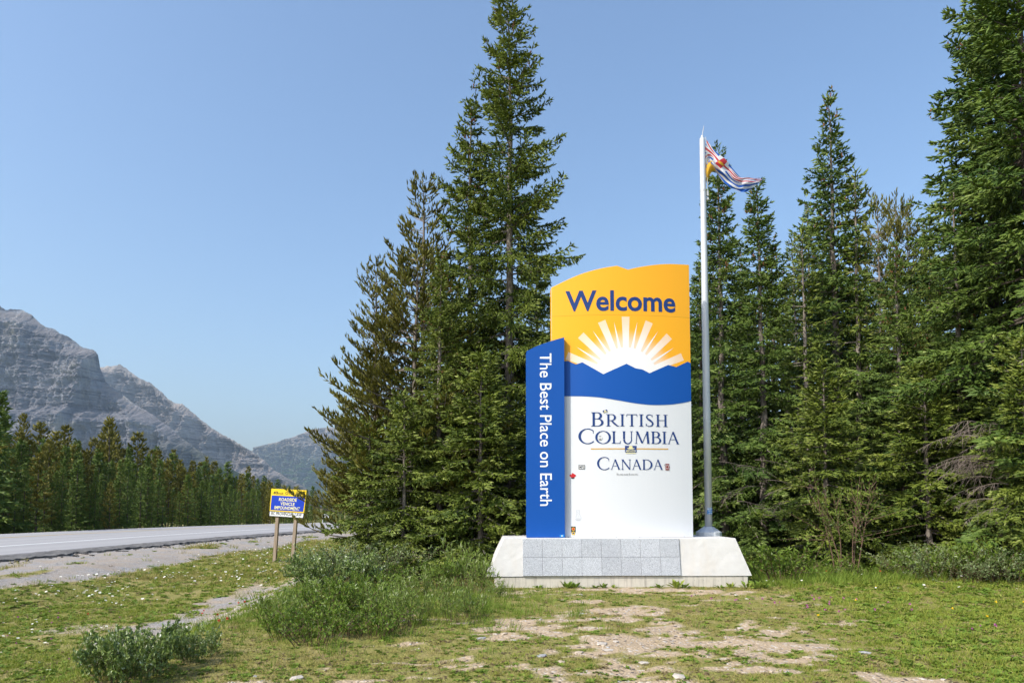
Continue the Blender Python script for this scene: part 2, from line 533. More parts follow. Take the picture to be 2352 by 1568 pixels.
def mountain(name, label, sil, Y, depth, benches, seed, mat, gully=1.0, ncol=600, nrow=250, px_noise=1.2, zbase=-30):
    """sil: ridge line; benches: list of (z fraction of the top, run share) ledges between cliffs"""
    sil = np.array(sil, float)
    px = np.linspace(sil[0, 0], sil[-1, 0], ncol)
    py = np.interp(px, sil[:, 0], sil[:, 1])
    py = py + (fbm(px * .11, px * 0, seed, 4) - .5) * px_noise * 4 + (fbm(px * .5, px * 0, seed + 5, 2) - .5) * px_noise * 1.6
    ridge = np.array([at(a, c, Y) for a, c in zip(px, py)])
    rx, rz = ridge[:, 0], ridge[:, 2] - zbase
    zmax = rz.max()
    v = np.linspace(0, 1, nrow)
    # run profile in absolute height: steep at cliffs, flat at ledges
    lv = np.linspace(0, 1, 600)
    w = np.full(600, .30)
    rb = np.random.default_rng(seed + 100)
    for q in np.arange(.03, .98, .028): w += rb.uniform(0, .75) * np.exp(-((lv - q - rb.uniform(-.01, .01)) / rb.uniform(.002, .006)) ** 2)
    for zf, wid, amt in benches: w += amt * np.exp(-((lv - zf) / wid) ** 2)
    run = np.cumsum(w); run = run / run[-1]
    X = np.repeat(rx[None], nrow, 0)
    Z = v[:, None] * rz[None]
    zf = Z / zmax + (fbm(X * .0016, X * 0, seed + 3, 3) - .5) * .06
    Yv = depth * (np.interp(zf, lv, run) - np.interp(rz / zmax, lv, run)[None])
    taper = sstep(1.0, .90, v)[:, None]
    xs = X + Z * .12
    g1 = np.abs(fbm(xs * .0030, Z * .0008, seed + 11, 4) - .5) * 2
    g2 = np.abs(fbm(xs * .011, Z * .0022, seed + 23, 5, 2.1, .62) - .5) * 2
    g3 = fbm(X * .004, Z * .035, seed + 31, 3) - .5
    g4 = fbm(X * .03, Z * .05, seed + 41, 5, 2.1, .68) - .5
    k = depth * gully
    Yv = Yv + taper * (k * (.34 * (g1 - .3) + .17 * (g2 - .3)) + k * .075 * g3 + k * .085 * g4)
    V = np.stack([X, Y + Yv, Z + zbase], -1)
    # a back slope so that it is a body and not a sheet
    back = np.stack([np.stack([rx * (1 + 1.15 * depth * q / Y), np.full(ncol, Y + depth * q), zbase + rz * (1 - q)], -1) for q in (.25, .6, 1.0)], 0)
    V = np.concatenate([V, back], 0); nr = nrow + 3
    ii = np.arange(nr * ncol).reshape(nr, ncol)
    F = np.stack([ii[:-1, :-1], ii[:-1, 1:], ii[1:, 1:], ii[1:, :-1]], -1).reshape(-1, 4)
    o = mobj(name, fmesh(name, V, F, mat, smooth=False))
    return tag(o, label, kind='structure')

M['rock_a'] = rock_mat('grey_limestone', (.075, .088, .125), (.40, .42, .465), (.26, .24, .24), (.045, .065, .035), 230, .8)
M['rock_b'] = rock_mat('brown_limestone', (.15, .145, .155), (.48, .445, .42), (.35, .30, .26), (.075, .075, .045), 170, .5)
M['rock_c'] = rock_mat('pale_far_rock', (.19, .175, .165), (.42, .385, .345), (.32, .26, .205), (.055, .095, .030), 620, .6)
SIL_A = [(-170, 640), (-90, 664), (-40, 690), (0, 700.7), (6, 707), (14, 712), (24, 710), (46, 711.7), (63.5, 717.8), (75.7, 725), (85, 735), (95, 744.6), (112, 753), (127, 757), (137, 765), (159, 774), (176, 787), (188, 796), (200, 801), (215, 802.5), (222, 807), (228, 817), (230.5, 846), (235.6, 856), (244, 878), (268.5, 897), (305, 924), (342, 946), (390, 980), (420, 1007), (452, 1031), (500, 1060), (560, 1092), (640, 1128), (720, 1160)]
SIL_B = [(120, 900), (180, 868), (230, 845), (247, 840), (264, 839.8), (276, 835.7), (290.5, 846), (305, 858), (325, 871.6), (342, 876.5), (354, 885), (368.6, 900), (386, 917), (400, 925), (417.5, 925.3), (435, 941), (454, 957), (488, 985), (537, 1012), (574, 1033), (607, 1057), (627, 1077), (700, 1120), (800, 1160)]
SIL_C = [(500, 1090), (577, 1034), (613, 1019), (649, 1011), (682, 1000), (715, 986), (737, 982), (764, 982), (791, 991), (850, 1010), (950, 1060), (1050, 1100), (1200, 1150)]
mountain('mountain', 'massive layered grey cliff mountain at the left edge', SIL_A, 2400, 620,
         [(.93, .02, 1.6), (.80, .015, 1.0), (.66, .02, .9), (.40, .025, 2.6), (.30, .012, 1.4), (.10, .05, 2.2), (.0, .06, 4)], 3, M['rock_a'], .8)
mountain('mountain', 'brownish pointed mountain ridge sloping down behind the cliffs', SIL_B, 3900, 1000,
         [(.8, .05, .8), (.55, .08, .9), (.3, .08, 1.2), (.0, .15, 3)], 14, M['rock_b'], .9)
mountain('mountain', 'pale hazy mountain beyond the end of the road', SIL_C, 7200, 2200,
         [(.8, .1, .8), (.5, .1, .6), (.0, .25, 3)], 29, M['rock_c'], .7, ncol=420, nrow=150, px_noise=.7)
# valley floor forest below the cliffs, too far to tell trees apart
HAZE_SPAN = (-7000, 7000, -60, 10500, -60, 1250); HAZE_D = 6.5e-5
# ------------------------------------------------------------------ conifers
def conifer(seed, H, rmax, clear, step, per, ds, sp, sl, sr, kind='spruce', shape=.8, trunk_r=.15, wood=True, hang=.3, p_top=.75, p_low=-.12, droop=.32, lean=0., cones=0, fill=1.0, dead=0, tsides=9, top_len=.10, lowcut=1.0, fan=.30):
    rng = np.random.default_rng(seed)
    P, D, L, R, Vv = [], [], [], [], []
    paths = []; CP = []
    zs = np.linspace(0, H, 26)
    tx = np.cumsum(rng.normal(0, .018 * H / 15, 26)) + lean * (zs / H) ** 1.5 * H; ty = np.cumsum(rng.normal(0, .018 * H / 15, 26))
    tr = trunk_r * (1 - zs / H) ** .85 + .008
    tr[0] *= 1.35
    def tpos(h): return np.array([np.interp(h, zs, tx), np.interp(h, zs, ty), h])
    h = clear
    pine = kind == 'pine'
    while h < H - .12:
        t = (H - h) / (H - clear)
        n = max(2, int(round(per * (.7 + .6 * rng.random()) * (1 if t > .12 else .8))))
        az0 = rng.random() * 6.28
        for j in range(n):
            az = az0 + j * 6.283 / n + rng.normal(0, .35)
            hh = h + rng.normal(0, step * .35)
            Lb = rmax * (t ** shape) * rng.uniform(.62, 1.12) + top_len
            if t > .82: Lb *= (1 - (t - .82) / .18 * (1 - lowcut))
            if rng.random() < .10: Lb *= .55
            p0 = p_top + (p_low - p_top) * min(1, t * (1.25 if pine else 1.7)) + rng.normal(0, .09)
            S = np.linspace(0, 1, 8)
            if pine: zc = p0 * .45 * S - .12 * S ** 2 + (.42 - .1 * t) * S ** 3
            else: zc = p0 * S - droop * (.5 + t) * S ** 2 + (.20 + .10 * rng.random()) * S ** 4
            azs = az + (S ** 1.5) * rng.normal(0, .18)
            b0 = tpos(hh)
            ax = np.stack([b0[0] + Lb * S * np.cos(azs), b0[1] + Lb * S * np.sin(azs), hh + Lb * zc], 1)
            if wood: paths.append((ax, (.010 + .011 * Lb) * (1 - .85 * S)))
            if dead and t > 1 - dead and rng.random() < .8:
                if wood:
                    for q in range(int(Lb * 5)):
                        s_ = rng.uniform(.3, 1); i0 = np.array([np.interp(s_, S, ax[:, a]) for a in range(3)])
                        dv = unit(np.array([math.cos(az) * .5 + rng.normal(0, .5), math.sin(az) * .5 + rng.normal(0, .5), -.45 + rng.normal(0, .3)]))
                        paths.append((i0 + np.outer(np.array([0, .5, 1]) * rng.uniform(.15, .5), dv) + np.array([[0, 0, 0], [0, 0, .02], [0, 0, -.05]]), np.array([.006, .004, .002])))
                continue
            T = unit(np.gradient(ax, axis=0))
            nt_ = max(3, int(Lb / ds))
            s0 = (.35 if pine else .10)
            s = np.sort(rng.uniform(s0, 1.0, nt_)); s[-1] = 1
            base = np.stack([np.interp(s, S, ax[:, a]) for a in range(3)], 1)
            tan = unit(np.stack([np.interp(s, S, T[:, a]) for a in range(3)], 1))
            side = unit(np.cross(tan, np.array([0, 0, 1.])))
            sg = np.where(np.arange(nt_) % 2 == 0, 1., -1.)
            if pine:
                tl = (.30 * Lb * (1 - s) + .13) * rng.uniform(.6, 1.2, nt_)
                td = tan * .7 + side * (sg * rng.uniform(.3, .9, nt_))[:, None] + np.array([0, 0, .35]) + rng.normal(0, .18, (nt_, 3))
            else:
                tl = np.clip((fan * Lb * (1 - s) ** .8 + .10) * rng.uniform(.6, 1.15, nt_), .06, .55)
                td = tan * .62 + side * (sg * rng.uniform(.55, 1., nt_))[:, None] + np.array([0, 0, -.16]) + rng.normal(0, .14, (nt_, 3))
                hg = rng.random(nt_) < hang * min(1, t * 2)
                td[hg] = np.array([0, 0, -1.]) + tan[hg] * .25 + rng.normal(0, .2, (hg.sum(), 3)); tl[hg] *= .6
            td = unit(td)
            bv = rng.normal(.42, .16)
            K = int(math.ceil(tl.max() / sp))
            for k in range(K):
                dist = (k + .35) * sp + rng.uniform(-.3, .3, nt_) * sp
                mk = (dist < tl) & (rng.random(nt_) < fill)
                if pine: mk &= dist > tl * .45
                if not mk.any(): continue
                c = mk.sum()
                q = base[mk] + td[mk] * dist[mk][:, None]
                q[:, 2] -= (0 if pine else .18) * dist[mk] ** 2
                lat = unit(np.cross(td[mk], rng.normal(0, 1, (c, 3)) + np.array([0, 0, 1.2])))
                dd = unit(td[mk] * .8 + lat * (rng.uniform(.15, .75, c) * np.where(rng.random(c) < .5, 1, -1))[:, None] + np.array([0, 0, .55 if pine else .06]))
                P.append(q); D.append(dd); L.append(sl * rng.uniform(.7, 1.25, c)); R.append(sr * rng.uniform(.7, 1.2, c))
                Vv.append(np.clip(bv + .22 * (s[mk] - .5) + rng.normal(0, .17, c), 0, 1))
            # tips and the axis itself
            e = base + td * tl[:, None]; e[:, 2] -= (0 if pine else .18) * tl ** 2
            P.append(e - td * sl * .4); D.append(unit(td + np.array([0, 0, .5 if pine else .10]))); L.append(np.full(nt_, sl) * rng.uniform(.8, 1.3, nt_)); R.append(np.full(nt_, sr)); Vv.append(np.clip(bv + .25 + rng.normal(0, .2, nt_), 0, 1))
            if not pine or True:
                ma = s > (.55 if pine else .12)
                P.append(base[ma]); D.append(unit(tan[ma] + rng.normal(0, .25, (ma.sum(), 3)) + np.array([0, 0, .25]))); L.append(np.full(ma.sum(), sl)); R.append(np.full(ma.sum(), sr)); Vv.append(np.clip(bv + rng.normal(0, .15, ma.sum()), 0, 1))
            if cones and t < .42 and rng.random() < cones:
                nc = rng.integers(2, 6)
                s_ = rng.uniform(.45, 1, nc)
                CP.append(np.stack([np.interp(s_, S, ax[:, a]) for a in range(3)], 1) + rng.normal(0, .05, (nc, 3)))
        h += step * (.75 + .5 * rng.random()) * (.62 + .5 * min(1, t * 1.6))
    # leader
    tp = tpos(H)
    nL = 7
    P.append(tp + np.outer(np.linspace(-.42, .0, nL), [0, 0, 1.])); D.append(unit(np.array([[0, 0, 1.]]) + rng.normal(0, .45, (nL, 3)))); L.append(np.full(nL, sl * 1.3)); R.append(np.full(nL, sr)); Vv.append(np.full(nL, .8))
    P = np.concatenate(P); D = np.concatenate(D); L = np.concatenate(L); R = np.concatenate(R); Vv = np.concatenate(Vv)
    V, F = spindles(P, D, L, R)
    out = {'crown': (V, F, np.repeat(Vv, 5))}
    tv, tf = tubes([(np.stack([tx, ty, zs - .25], 1), tr)], tsides)
    out['trunk'] = (tv, tf)
    if wood and paths: out['branches'] = tubes(paths, 3)
    if CP:
        C = np.concatenate(CP)
        out['cones'] = spindles(C, unit(np.array([[0, 0, -1.]]) + rng.normal(0, .2, C.shape)), np.full(len(C), .11), np.full(len(C), .024), .5)
    return out

PROTO = {}
def proto(key, leaf, barkm, **kw):
    o = conifer(**kw)
    V, F, a = o['crown']
    parts = [('trunk', fmesh(key + '_trunk', *o['trunk'], barkm, smooth=True)), ('crown', fmesh(key + '_crown', V, F, leaf, attrs={'var': a}))]
    if 'branches' in o: parts.append(('branches', fmesh(key + '_branches', *o['branches'], barkm)))
    if 'cones' in o: parts.append(('cones', fmesh(key + '_cones', *o['cones'], M['cone'])))
    PROTO[key] = (parts, kw['H'])

def plant(key, name, label, cat, loc, height, rz=0., group=None, wide=1.0):
    parts, H = PROTO[key]
    k = height / H
    t = thing(name, label, cat, loc, rz, group, (k * wide, k * wide, k))
    for pn, me in parts:
        o = mobj(pn, me, t)
        if pn != 'trunk': o['kind'] = 'stuff'
    return t

def gz(x, y): return float(terrain(np.array([x]), np.array([y]))[0])

def stand(key, name, label, cat, px, top, Y, rz=0., group=None, wide=1.0, dx=0.):
    """a tree whose leader shows at (px, top) and which stands Y metres out"""
    p = at(px, top, Y)
    z = gz(p.x, Y)
    return plant(key, name, label, cat, (p.x + dx, Y, z), p.z - z, rz, group, wide)

proto('tall', M['spruce'], M['bark'], seed=11, H=17.0, rmax=3.35, clear=1.2, step=.37, per=4.6, ds=.037, sp=.062, sl=.13, sr=.023, shape=.80, trunk_r=.17, hang=.42, p_top=.65, p_low=-.05, droop=.24, cones=.30, lowcut=.8, top_len=.22)
proto('broad', M['spruce'], M['bark'], seed=23, H=14.0, rmax=3.3, clear=.25, step=.36, per=4.8, ds=.041, sp=.066, sl=.135, sr=.024, shape=.92, trunk_r=.16, hang=.30, cones=.35, droop=.30)
proto('dense', M['spruce_blue'], M['bark_dark'], seed=37, H=16.0, rmax=3.1, clear=1.5, step=.30, per=5.0, ds=.047, sp=.076, sl=.145, sr=.028, shape=.72, trunk_r=.19, hang=.22, p_top=.55, p_low=-.12, droop=.30, cones=.05)
proto('narrow', M['spruce_blue'], M['bark'], seed=41, H=13.0, rmax=1.85, clear=1.2, step=.29, per=4.8, ds=.039, sp=.062, sl=.125, sr=.024, shape=.88, trunk_r=.13, hang=.25, cones=.12)
proto('mid', M['spruce_blue'], M['bark'], seed=53, H=14.0, rmax=2.8, clear=.9, step=.33, per=4.8, ds=.041, sp=.068, sl=.135, sr=.025, shape=1.0, trunk_r=.15, hang=.22, cones=.25)
proto('thin', M['spruce'], M['bark'], seed=59, H=9.0, rmax=1.0, clear=.6, step=.27, per=3.6, ds=.075, sp=.10, sl=.14, sr=.019, shape=.75, trunk_r=.08, hang=.15)
proto('pine', M['pine'], M['bark'], seed=61, H=11.0, rmax=2.5, clear=.9, step=.30, per=4.6, ds=.06, sp=.09, sl=.17, sr=.024, kind='pine', shape=.80, trunk_r=.13, p_top=1.0, p_low=.25, top_len=.2)
proto('pine_wide', M['pine'], M['bark'], seed=67, H=9.5, rmax=3.4, clear=2.0, step=.33, per=4.8, ds=.06, sp=.09, sl=.17, sr=.024, kind='pine', shape=.9, trunk_r=.13, p_top=.9, p_low=.05, top_len=.2)
proto('young', M['spruce'], M['bark'], seed=71, H=6.0, rmax=2.0, clear=.1, step=.24, per=5.0, ds=.043, sp=.068, sl=.125, sr=.025, shape=.8, trunk_r=.07, hang=.2)

G_L, G_R = 'conifers left of the welcome sign', 'conifers right of the welcome sign'
T = stand
T('tall', 'spruce_tree', 'tallest spruce, bare grey trunk showing, just left of the welcome sign', 'tree', 1166, -12, 19.2, 0.4, G_L)
T('broad', 'spruce_tree', 'spruce with reddish cones near its tip, left of the tallest spruce', 'tree', 1084, 228, 20.2, 1.9, G_L)
T('pine', 'pine_tree', 'olive lodgepole pine with thin pointed leader, left of the spruces', 'tree', 972, 410, 20.6, 0.3, G_L)
T('pine_wide', 'pine_tree', 'bushy olive pine whose branches reach over the blue roadside sign', 'tree', 950, 560, 18.9, 2.2, G_L, wide=1.05)
T('pine', 'pine_tree', 'short pine leaning out leftmost of the near conifers', 'tree', 868, 600, 19.8, 4.0, G_L, wide=.95)
T('broad', 'spruce_tree', 'dense green spruce in front of the pines, with low spreading boughs', 'tree', 1010, 600, 17.6, 3.3, G_L, wide=1.15)
T('young', 'spruce_tree', 'young spruce with boughs down to the willows beside the plinth', 'tree', 1105, 800, 16.6, 2.5, G_L, wide=1.2)
T('young', 'spruce_tree', 'young green spruce above the grey bush by the meadow', 'tree', 930, 900, 16.9, 5.1, G_L, wide=1.2)
T('young', 'spruce_tree', 'small spruce at the pines\' feet near the roadside meadow', 'tree', 850, 960, 17.9, 1.1, G_L, wide=1.25)
T('pine_wide', 'pine_tree', 'low bushy pine at the meadow edge, below the leaning pine', 'tree', 872, 800, 19.6, 5.5, G_L, wide=1.0)
T('young', 'spruce_tree', 'low spruce boughs directly left of the plinth', 'tree', 1170, 900, 17.4, .4, G_L, wide=1.3)
T('broad', 'spruce_tree', 'spruce half hidden behind the blue side panel', 'tree', 1235, 520, 23.5, .9, G_L, wide=.85)
T('mid', 'spruce_tree', 'dark spruce deep behind the tallest spruce', 'tree', 1120, 640, 25.0, 5.9, G_L)

T('narrow', 'spruce_tree', 'slim spruce whose tip rises behind the flag', 'tree', 1652, 335, 21.5, .5, G_R)
T('narrow', 'spruce_tree', 'slim spruce under the fly end of the flag', 'tree', 1738, 415, 20.8, 2.6, G_R, wide=1.15)
T('mid', 'spruce_tree', 'tall pointed spruce standing alone against the sky right of the flag', 'tree', 1900, 212, 21.2, 1.2, G_R)
T('thin', 'spruce_tree', 'sparse second leader just right of the pointed spruce', 'tree', 1957, 392, 20.6, .2, G_R)
T('thin', 'spruce_tree', 'thin spruce just left of the pointed spruce', 'tree', 1847, 520, 20.4, 3.0, G_R, wide=1.2)
T('thin', 'spruce_tree', 'spindly half-bare spruce between the flag spruces and the pointed spruce', 'tree', 1821, 545, 23.5, 4.4, G_R, wide=.8)
T('pine', 'pine_tree', 'brownish pine top in the gap, left one of three', 'tree', 2011, 456, 29.0, .5, G_R, wide=.75)
T('pine', 'pine_tree', 'brownish pine top in the gap, middle one of three', 'tree', 2056, 458, 30.0, 2.1, G_R, wide=.75)
T('pine', 'pine_tree', 'greyish pine top in the gap, right one of three', 'tree', 2084, 468, 31.0, 3.7, G_R, wide=.65)
T('dense', 'spruce_tree', 'huge dense spruce filling the right edge of the picture', 'tree', 2330, -260, 17.2, .0, G_R, wide=1.12)
T('dense', 'spruce_tree', 'dense spruce with its crown cut by the top right corner', 'tree', 2255, -40, 19.4, 2.4, G_R, wide=1.1)
T('mid', 'spruce_tree', 'mid-height spruce in front of the dense ones at right', 'tree', 2190, 420, 18.8, 4.6, G_R, wide=1.1)
T('mid', 'spruce_tree', 'bluish spruce with wide low boughs below the pine tops', 'tree', 2060, 560, 19.6, 3.4, G_R, wide=1.15)
T('mid', 'spruce_tree', 'shaded spruce behind the foot of the pointed spruce', 'tree', 1850, 480, 24.5, .7, G_R)
T('mid', 'spruce_tree', 'shaded spruce directly behind the flagpole', 'tree', 1700, 560, 25.0, 5.2, G_R)
T('narrow', 'spruce_tree', 'spruce close behind the right edge of the sign panel', 'tree', 1604, 600, 22.5, 4.1, G_R, wide=1.1)
T('young', 'spruce_tree', 'low spruce boughs behind the red-stemmed willow', 'tree', 1890, 830, 18.4, .8, G_R, wide=1.25)
T('young', 'spruce_tree', 'low spruce at the forest edge left of the dead boughs', 'tree', 2120, 820, 18.0, 2.0, G_R, wide=1.3)
T('young', 'spruce_tree', 'young spruce at the far right edge above the dead boughs', 'tree', 2345, 760, 15.6, 3.1, G_R, wide=1.1)
# forest interior: more trees standing behind, seen only through the gaps
rngT = random.Random(4)
for k, (px, top, Y) in enumerate([(1560, 640, 27), (1640, 600, 29), (1770, 560, 28), (1900, 520, 27), (1990, 620, 25), (2130, 500, 26), (2240, 420, 25), (2330, 300, 24), (1480, 720, 28), (1420, 760, 30), (1340, 760, 27), (2400, 260, 21), (1040, 760, 26), (960, 840, 27), (1160, 780, 28), (1600, 700, 33), (1700, 640, 34), (1800, 640, 33), (1880, 640, 32), (1960, 640, 34), (2050, 640, 33), (2140, 560, 32), (2220, 560, 31), (2310, 480, 30), (1540, 800, 33), (1460, 800, 34), (1380, 820, 33), (1250, 760, 33), (1100, 850, 32), (1000, 900, 33), (920, 950, 34)]):
    T(['mid', 'narrow', 'broad'][k % 3], 'spruce_tree', 'shaded spruce deep inside the wood, seen only through gaps', 'tree', px, top, Y, rngT.uniform(0, 6), 'shaded interior spruces', wide=1.15)

# tree line across the road
far_kw = dict(wood=False, tsides=5)
for i, sd in enumerate((101, 102, 103)):
    proto('far_spruce%d' % i, M['far_spruce'], M['bark_dark'], seed=sd, H=10.0, rmax=1.25 + .1 * i, clear=1.5, step=.36, per=5.4, ds=.17, sp=.22, sl=.32, sr=.060, shape=.7, trunk_r=.10, hang=.15, **far_kw)
    proto('far_pine%d' % i, M['far_pine'], M['bark_dark'], seed=sd + 10, H=10.0, rmax=1.6, clear=1.6, step=.40, per=5.2, ds=.13, sp=.20, sl=.34, sr=.066, kind='pine', shape=.68, trunk_r=.11, p_top=.9, p_low=.2, **far_kw)
can = np.array([(-80, 930), (0, 945), (40, 985), (100, 980), (150, 988), (200, 1006), (255, 1000), (300, 1012), (350, 1030), (400, 1036), (470, 1052), (540, 1068), (620, 1092), (700, 1112), (760, 1140), (830, 1150)], float)
frt = np.array([(-80, 44.5), (0, 46.5), (276, 58), (450, 66), (603, 75), (740, 92), (830, 110)], float)
nrow_f = 4
FG = 'tree line across the road'
for r in range(nrow_f):
    n = [62, 60, 58, 56][r]
    for k in range(n):
        px = -70 + (k + rngT.uniform(-.4, .4)) * 900 / n
        Y = float(np.interp(px, frt[:, 0], frt[:, 1])) * (1 + .105 * r) + rngT.uniform(-1.2, 1.6) + (0, 1.5, 3, 5)[r]
        top = float(np.interp(px, can[:, 0], can[:, 1]))
        base_y = 1210
        drop = (.30, .16, .06, 0.)[r]
        top = top + (base_y - top) * (drop + rngT.uniform(-.05, .26))
        if r == 3 and rngT.random() < .2: top -= 22 * 60 / Y
        pine = rngT.random() < (.18, .45, .7, .75)[r]
        key = ('far_pine%d' if pine else 'far_spruce%d') % rngT.randrange(3)
        lab = ('olive lodgepole pine in the tree line across the road' if pine else 'dark green spruce in the tree line across the road')
        stand(key, 'pine_tree' if pine else 'spruce_tree', lab, 'tree', px, top, Y, rngT.uniform(0, 6.28), FG + (', pines' if pine else ', spruces'), wide=rngT.uniform(.7, 1.3))
stand('far_pine0', 'pine_tree', 'tall thin lodgepole pine rising above the tree line left of centre', 'tree', 255, 962, 70, 1.0, None, wide=.9)
stand('far_spruce1', 'spruce_tree', 'tall dark spruce cut by the left picture edge', 'tree', -4, 905, 45.5, 1.0, None, wide=1.3)
# ------------------------------------------------------------------ welcome sign
YAW = math.radians(2.0)
SIGN_O = Vector((at(1400, 1233, 14.75).x, 14.75, 0.0))
RZ = Matrix.Rotation(YAW, 3, 'Z'); RZi = RZ.inverted()
def pl(px, py, yl=0.0):
    """picture point -> local (x, z) on the plane y = yl of the sign"""
    o = RZi @ (Vector((0, 0, EYE)) - SIGN_O); d = RZi @ ray(px, py)
    k = (yl - o.y) / d.y
    return (o.x + d.x * k, o.z + d.z * k)
def z1(x, y): return (1148.4 + x * .26857, 574.2 + y * .26857)      # points read off the enlarged photograph
def z2(x, y): return (1091.0 + x * .29297, 918.75 + y * .29297)

def sheet_metal(name, col, rough=.35, coat=.0):
    m, nt, b = newmat(name); setp(b, rough, .35)
    n = ntex(nt, objco(nt, (1, 1, .2)), 1.3, 5); f = ntex(nt, objco(nt), 60, 3)
    d = ntex(nt, objco(nt, (3, 3, .35)), 3.0, 5, .7)
    c = mixc(nt, n, tuple(v * .97 for v in col), col)
    c = mixc(nt, mth(nt, 'MULTIPLY', maprange(nt, d, .62, .85), .18), c, tuple(v * .6 + .05 for v in col))
    nt.links.new(c, b.inputs['Base Color'])
    nt.links.new(maprange(nt, n, .2, .8, rough - .05, rough + .10), b.inputs['Roughness'])
    bump(nt, b, n, .04, .02)
    return m
M['s_white'] = sheet_metal('sign_white', (.675, .69, .715), .45)
M['s_blue'] = sheet_metal('sign_blue', (.000, .075, .36), .5)
M['s_text'] = plain('sign_blue_lettering', (.012, .042, .175), .45, .3, var=.05)
M['s_wtext'] = plain('sign_white_lettering', (.80, .81, .82), .45, .3, var=.03)
M['s_gold'] = plain('sign_gold_line', (.66, .36, .04), .45, .3, var=.05)
M['s_back'] = plain('sign_back_metal', (.45, .46, .48), .5, .4, var=.1)
YELLOW = (.88, .405, .016)
SUNC = pl(*z1(1066, 1121)); RIN = abs(pl(*z1(1066 + 276, 1121))[0] - SUNC[0]); ROUT = RIN * 536 / 276
def sun_mat(name, f_in, f_out, r0, r1, base=YELLOW):
    """printed radial fade from white to the yellow of the sheet"""
    m, nt, b = newmat(name); setp(b, .4, .3)
    t = nt.nodes.new('ShaderNodeTexCoord')
    s = nt.nodes.new('ShaderNodeSeparateXYZ'); nt.links.new(t.outputs['Object'], s.inputs[0])
    dx = mth(nt, 'SUBTRACT', s.outputs[0], SUNC[0]); dz = mth(nt, 'SUBTRACT', s.outputs[2], SUNC[1])
    r = mth(nt, 'SQRT', mth(nt, 'ADD', mth(nt, 'MULTIPLY', dx, dx), mth(nt, 'MULTIPLY', dz, dz)))
    f = maprange(nt, r, r0, r1, f_in, f_out, smooth=True)
    nt.links.new(mixc(nt, f, base, (.80, .80, .79)), b.inputs['Base Color'])
    return m
M['s_yellow'] = sun_mat('sign_yellow_with_halo', .62, 0., RIN * 1.0, RIN * 1.62)
M['s_yellow_top'] = sheet_metal('sign_yellow', YELLOW, .4)
M['s_ray'] = sun_mat('sign_sun_ray', 1.0, .5, RIN * 1.02, ROUT)
M['s_disc'] = plain('sign_sun_disc', (.80, .795, .78), .4, .3, var=.02)

sign = thing('welcome_sign', 'large yellow, blue and white province welcome sign on the plinth', 'sign', SIGN_O, YAW)
XL = pl(1267.1, 900)[0]; XR = pl(1587, 900)[0]; XM = (XL + XR) / 2; HW = (XR - XL) / 2; SAG = .17
def cy(x): return -SAG * (1 - ((x - XM) / HW) ** 2)

def poly_bm(pts, cuts=None):
    bm = bmesh.new()
    f = bm.faces.new([bm.verts.new((x, 0, z)) for x, z in pts])
    bmesh.ops.triangulate(bm, faces=[f])
    if cuts is not None:
        for c in cuts:
            bmesh.ops.bisect_plane(bm, geom=bm.verts[:] + bm.edges[:] + bm.faces[:], dist=1e-5, plane_co=(c, 0, 0), plane_no=(1, 0, 0))
    return bm
CUTS = [XL + (XR - XL) * i / 24 for i in range(1, 24)]
def face_cam(bm):
    for f in bm.faces:
        f.normal_update()
        if f.normal.y > 0: f.normal_flip()
def sheet(name, pts, lay, mat, parent, curved=True, y0=0., thick=None, cuts=True):
    """thin printed foil, lay millimetres proud of the panel"""
    bm = poly_bm(pts, CUTS if curved and cuts else None)
    for v in bm.verts: v.co.y = (cy(v.co.x) if curved else y0) - lay * .001
    face_cam(bm)
    me = bpy.data.meshes.new(name); bm.to_mesh(me); bm.free(); me.materials.append(mat)
    return mobj(name, me, parent)
def slab(name, pts, depth, mat, parent, curved=True, y0=0.):
    bm = poly_bm(pts, CUTS if curved else None)
    ret = bmesh.ops.extrude_face_region(bm, geom=bm.faces[:])
    for g in ret['geom']:
        if isinstance(g, bmesh.types.BMVert): g.co.y += depth
    for v in bm.verts: v.co.y += (cy(v.co.x) if curved else y0)
    return bmobj(name, bm, mat, parent)
def arc_pts(ps, n=6):
    P = catmull(np.array(ps, float), n); return [tuple(p) for p in P]

# main panel outline
top_l = arc_pts([pl(*z1(x, y)) for x, y in ((442, 320), (560, 268), (700, 215), (850, 178), (988, 156))])
top_r = arc_pts([pl(*z1(x, y)) for x, y in ((1057, 195), (1200, 162), (1400, 133), (1606, 126))])
zb = pl(1440, 1232.6)[1]
zsp = pl(*z1(900, 985))[1]
outline = [(XL, zb), (XL, zsp)] + [(XL, top_l[0][1])] + top_l[1:] + top_r[:-1] + [(XR, top_r[-1][1]), (XR, zsp), (XR, zb)]
main = slab('main_panel', outline, .26, M['s_white'], sign)
main.data.materials.append(M['s_yellow_top'])
for p_ in main.data.polygons:
    if p_.center.z > zsp and abs(p_.normal.y) < .9: p_.material_index = 1
seam = pl(*z1(1000, 574))[1]
mount = [(552, 955), (575, 952), (645, 985), (697, 968), (873, 1072), (1068, 985), (1145, 1023), (1205, 1033), (1265, 1063), (1428, 990), (1500, 1005), (1603, 955)]
mpts = [pl(*z1(x, y)) for x, y in mount]
mleft = [(XL, mpts[0][1] + .01)]; mright = [(XR, pl(*z1(1622, 966))[1])]
ridge_l = mleft + mpts + mright
wave = arc_pts([(XL, pl(*z1(480, 1254))[1])] + [pl(*z1(x, y)) for x, y in ((552, 1253), (700, 1257), (850, 1270), (1000, 1295), (1150, 1320), (1300, 1332), (1450, 1325), (1560, 1308))] + [(XR, pl(*z1(1632, 1290))[1])])
e = .004
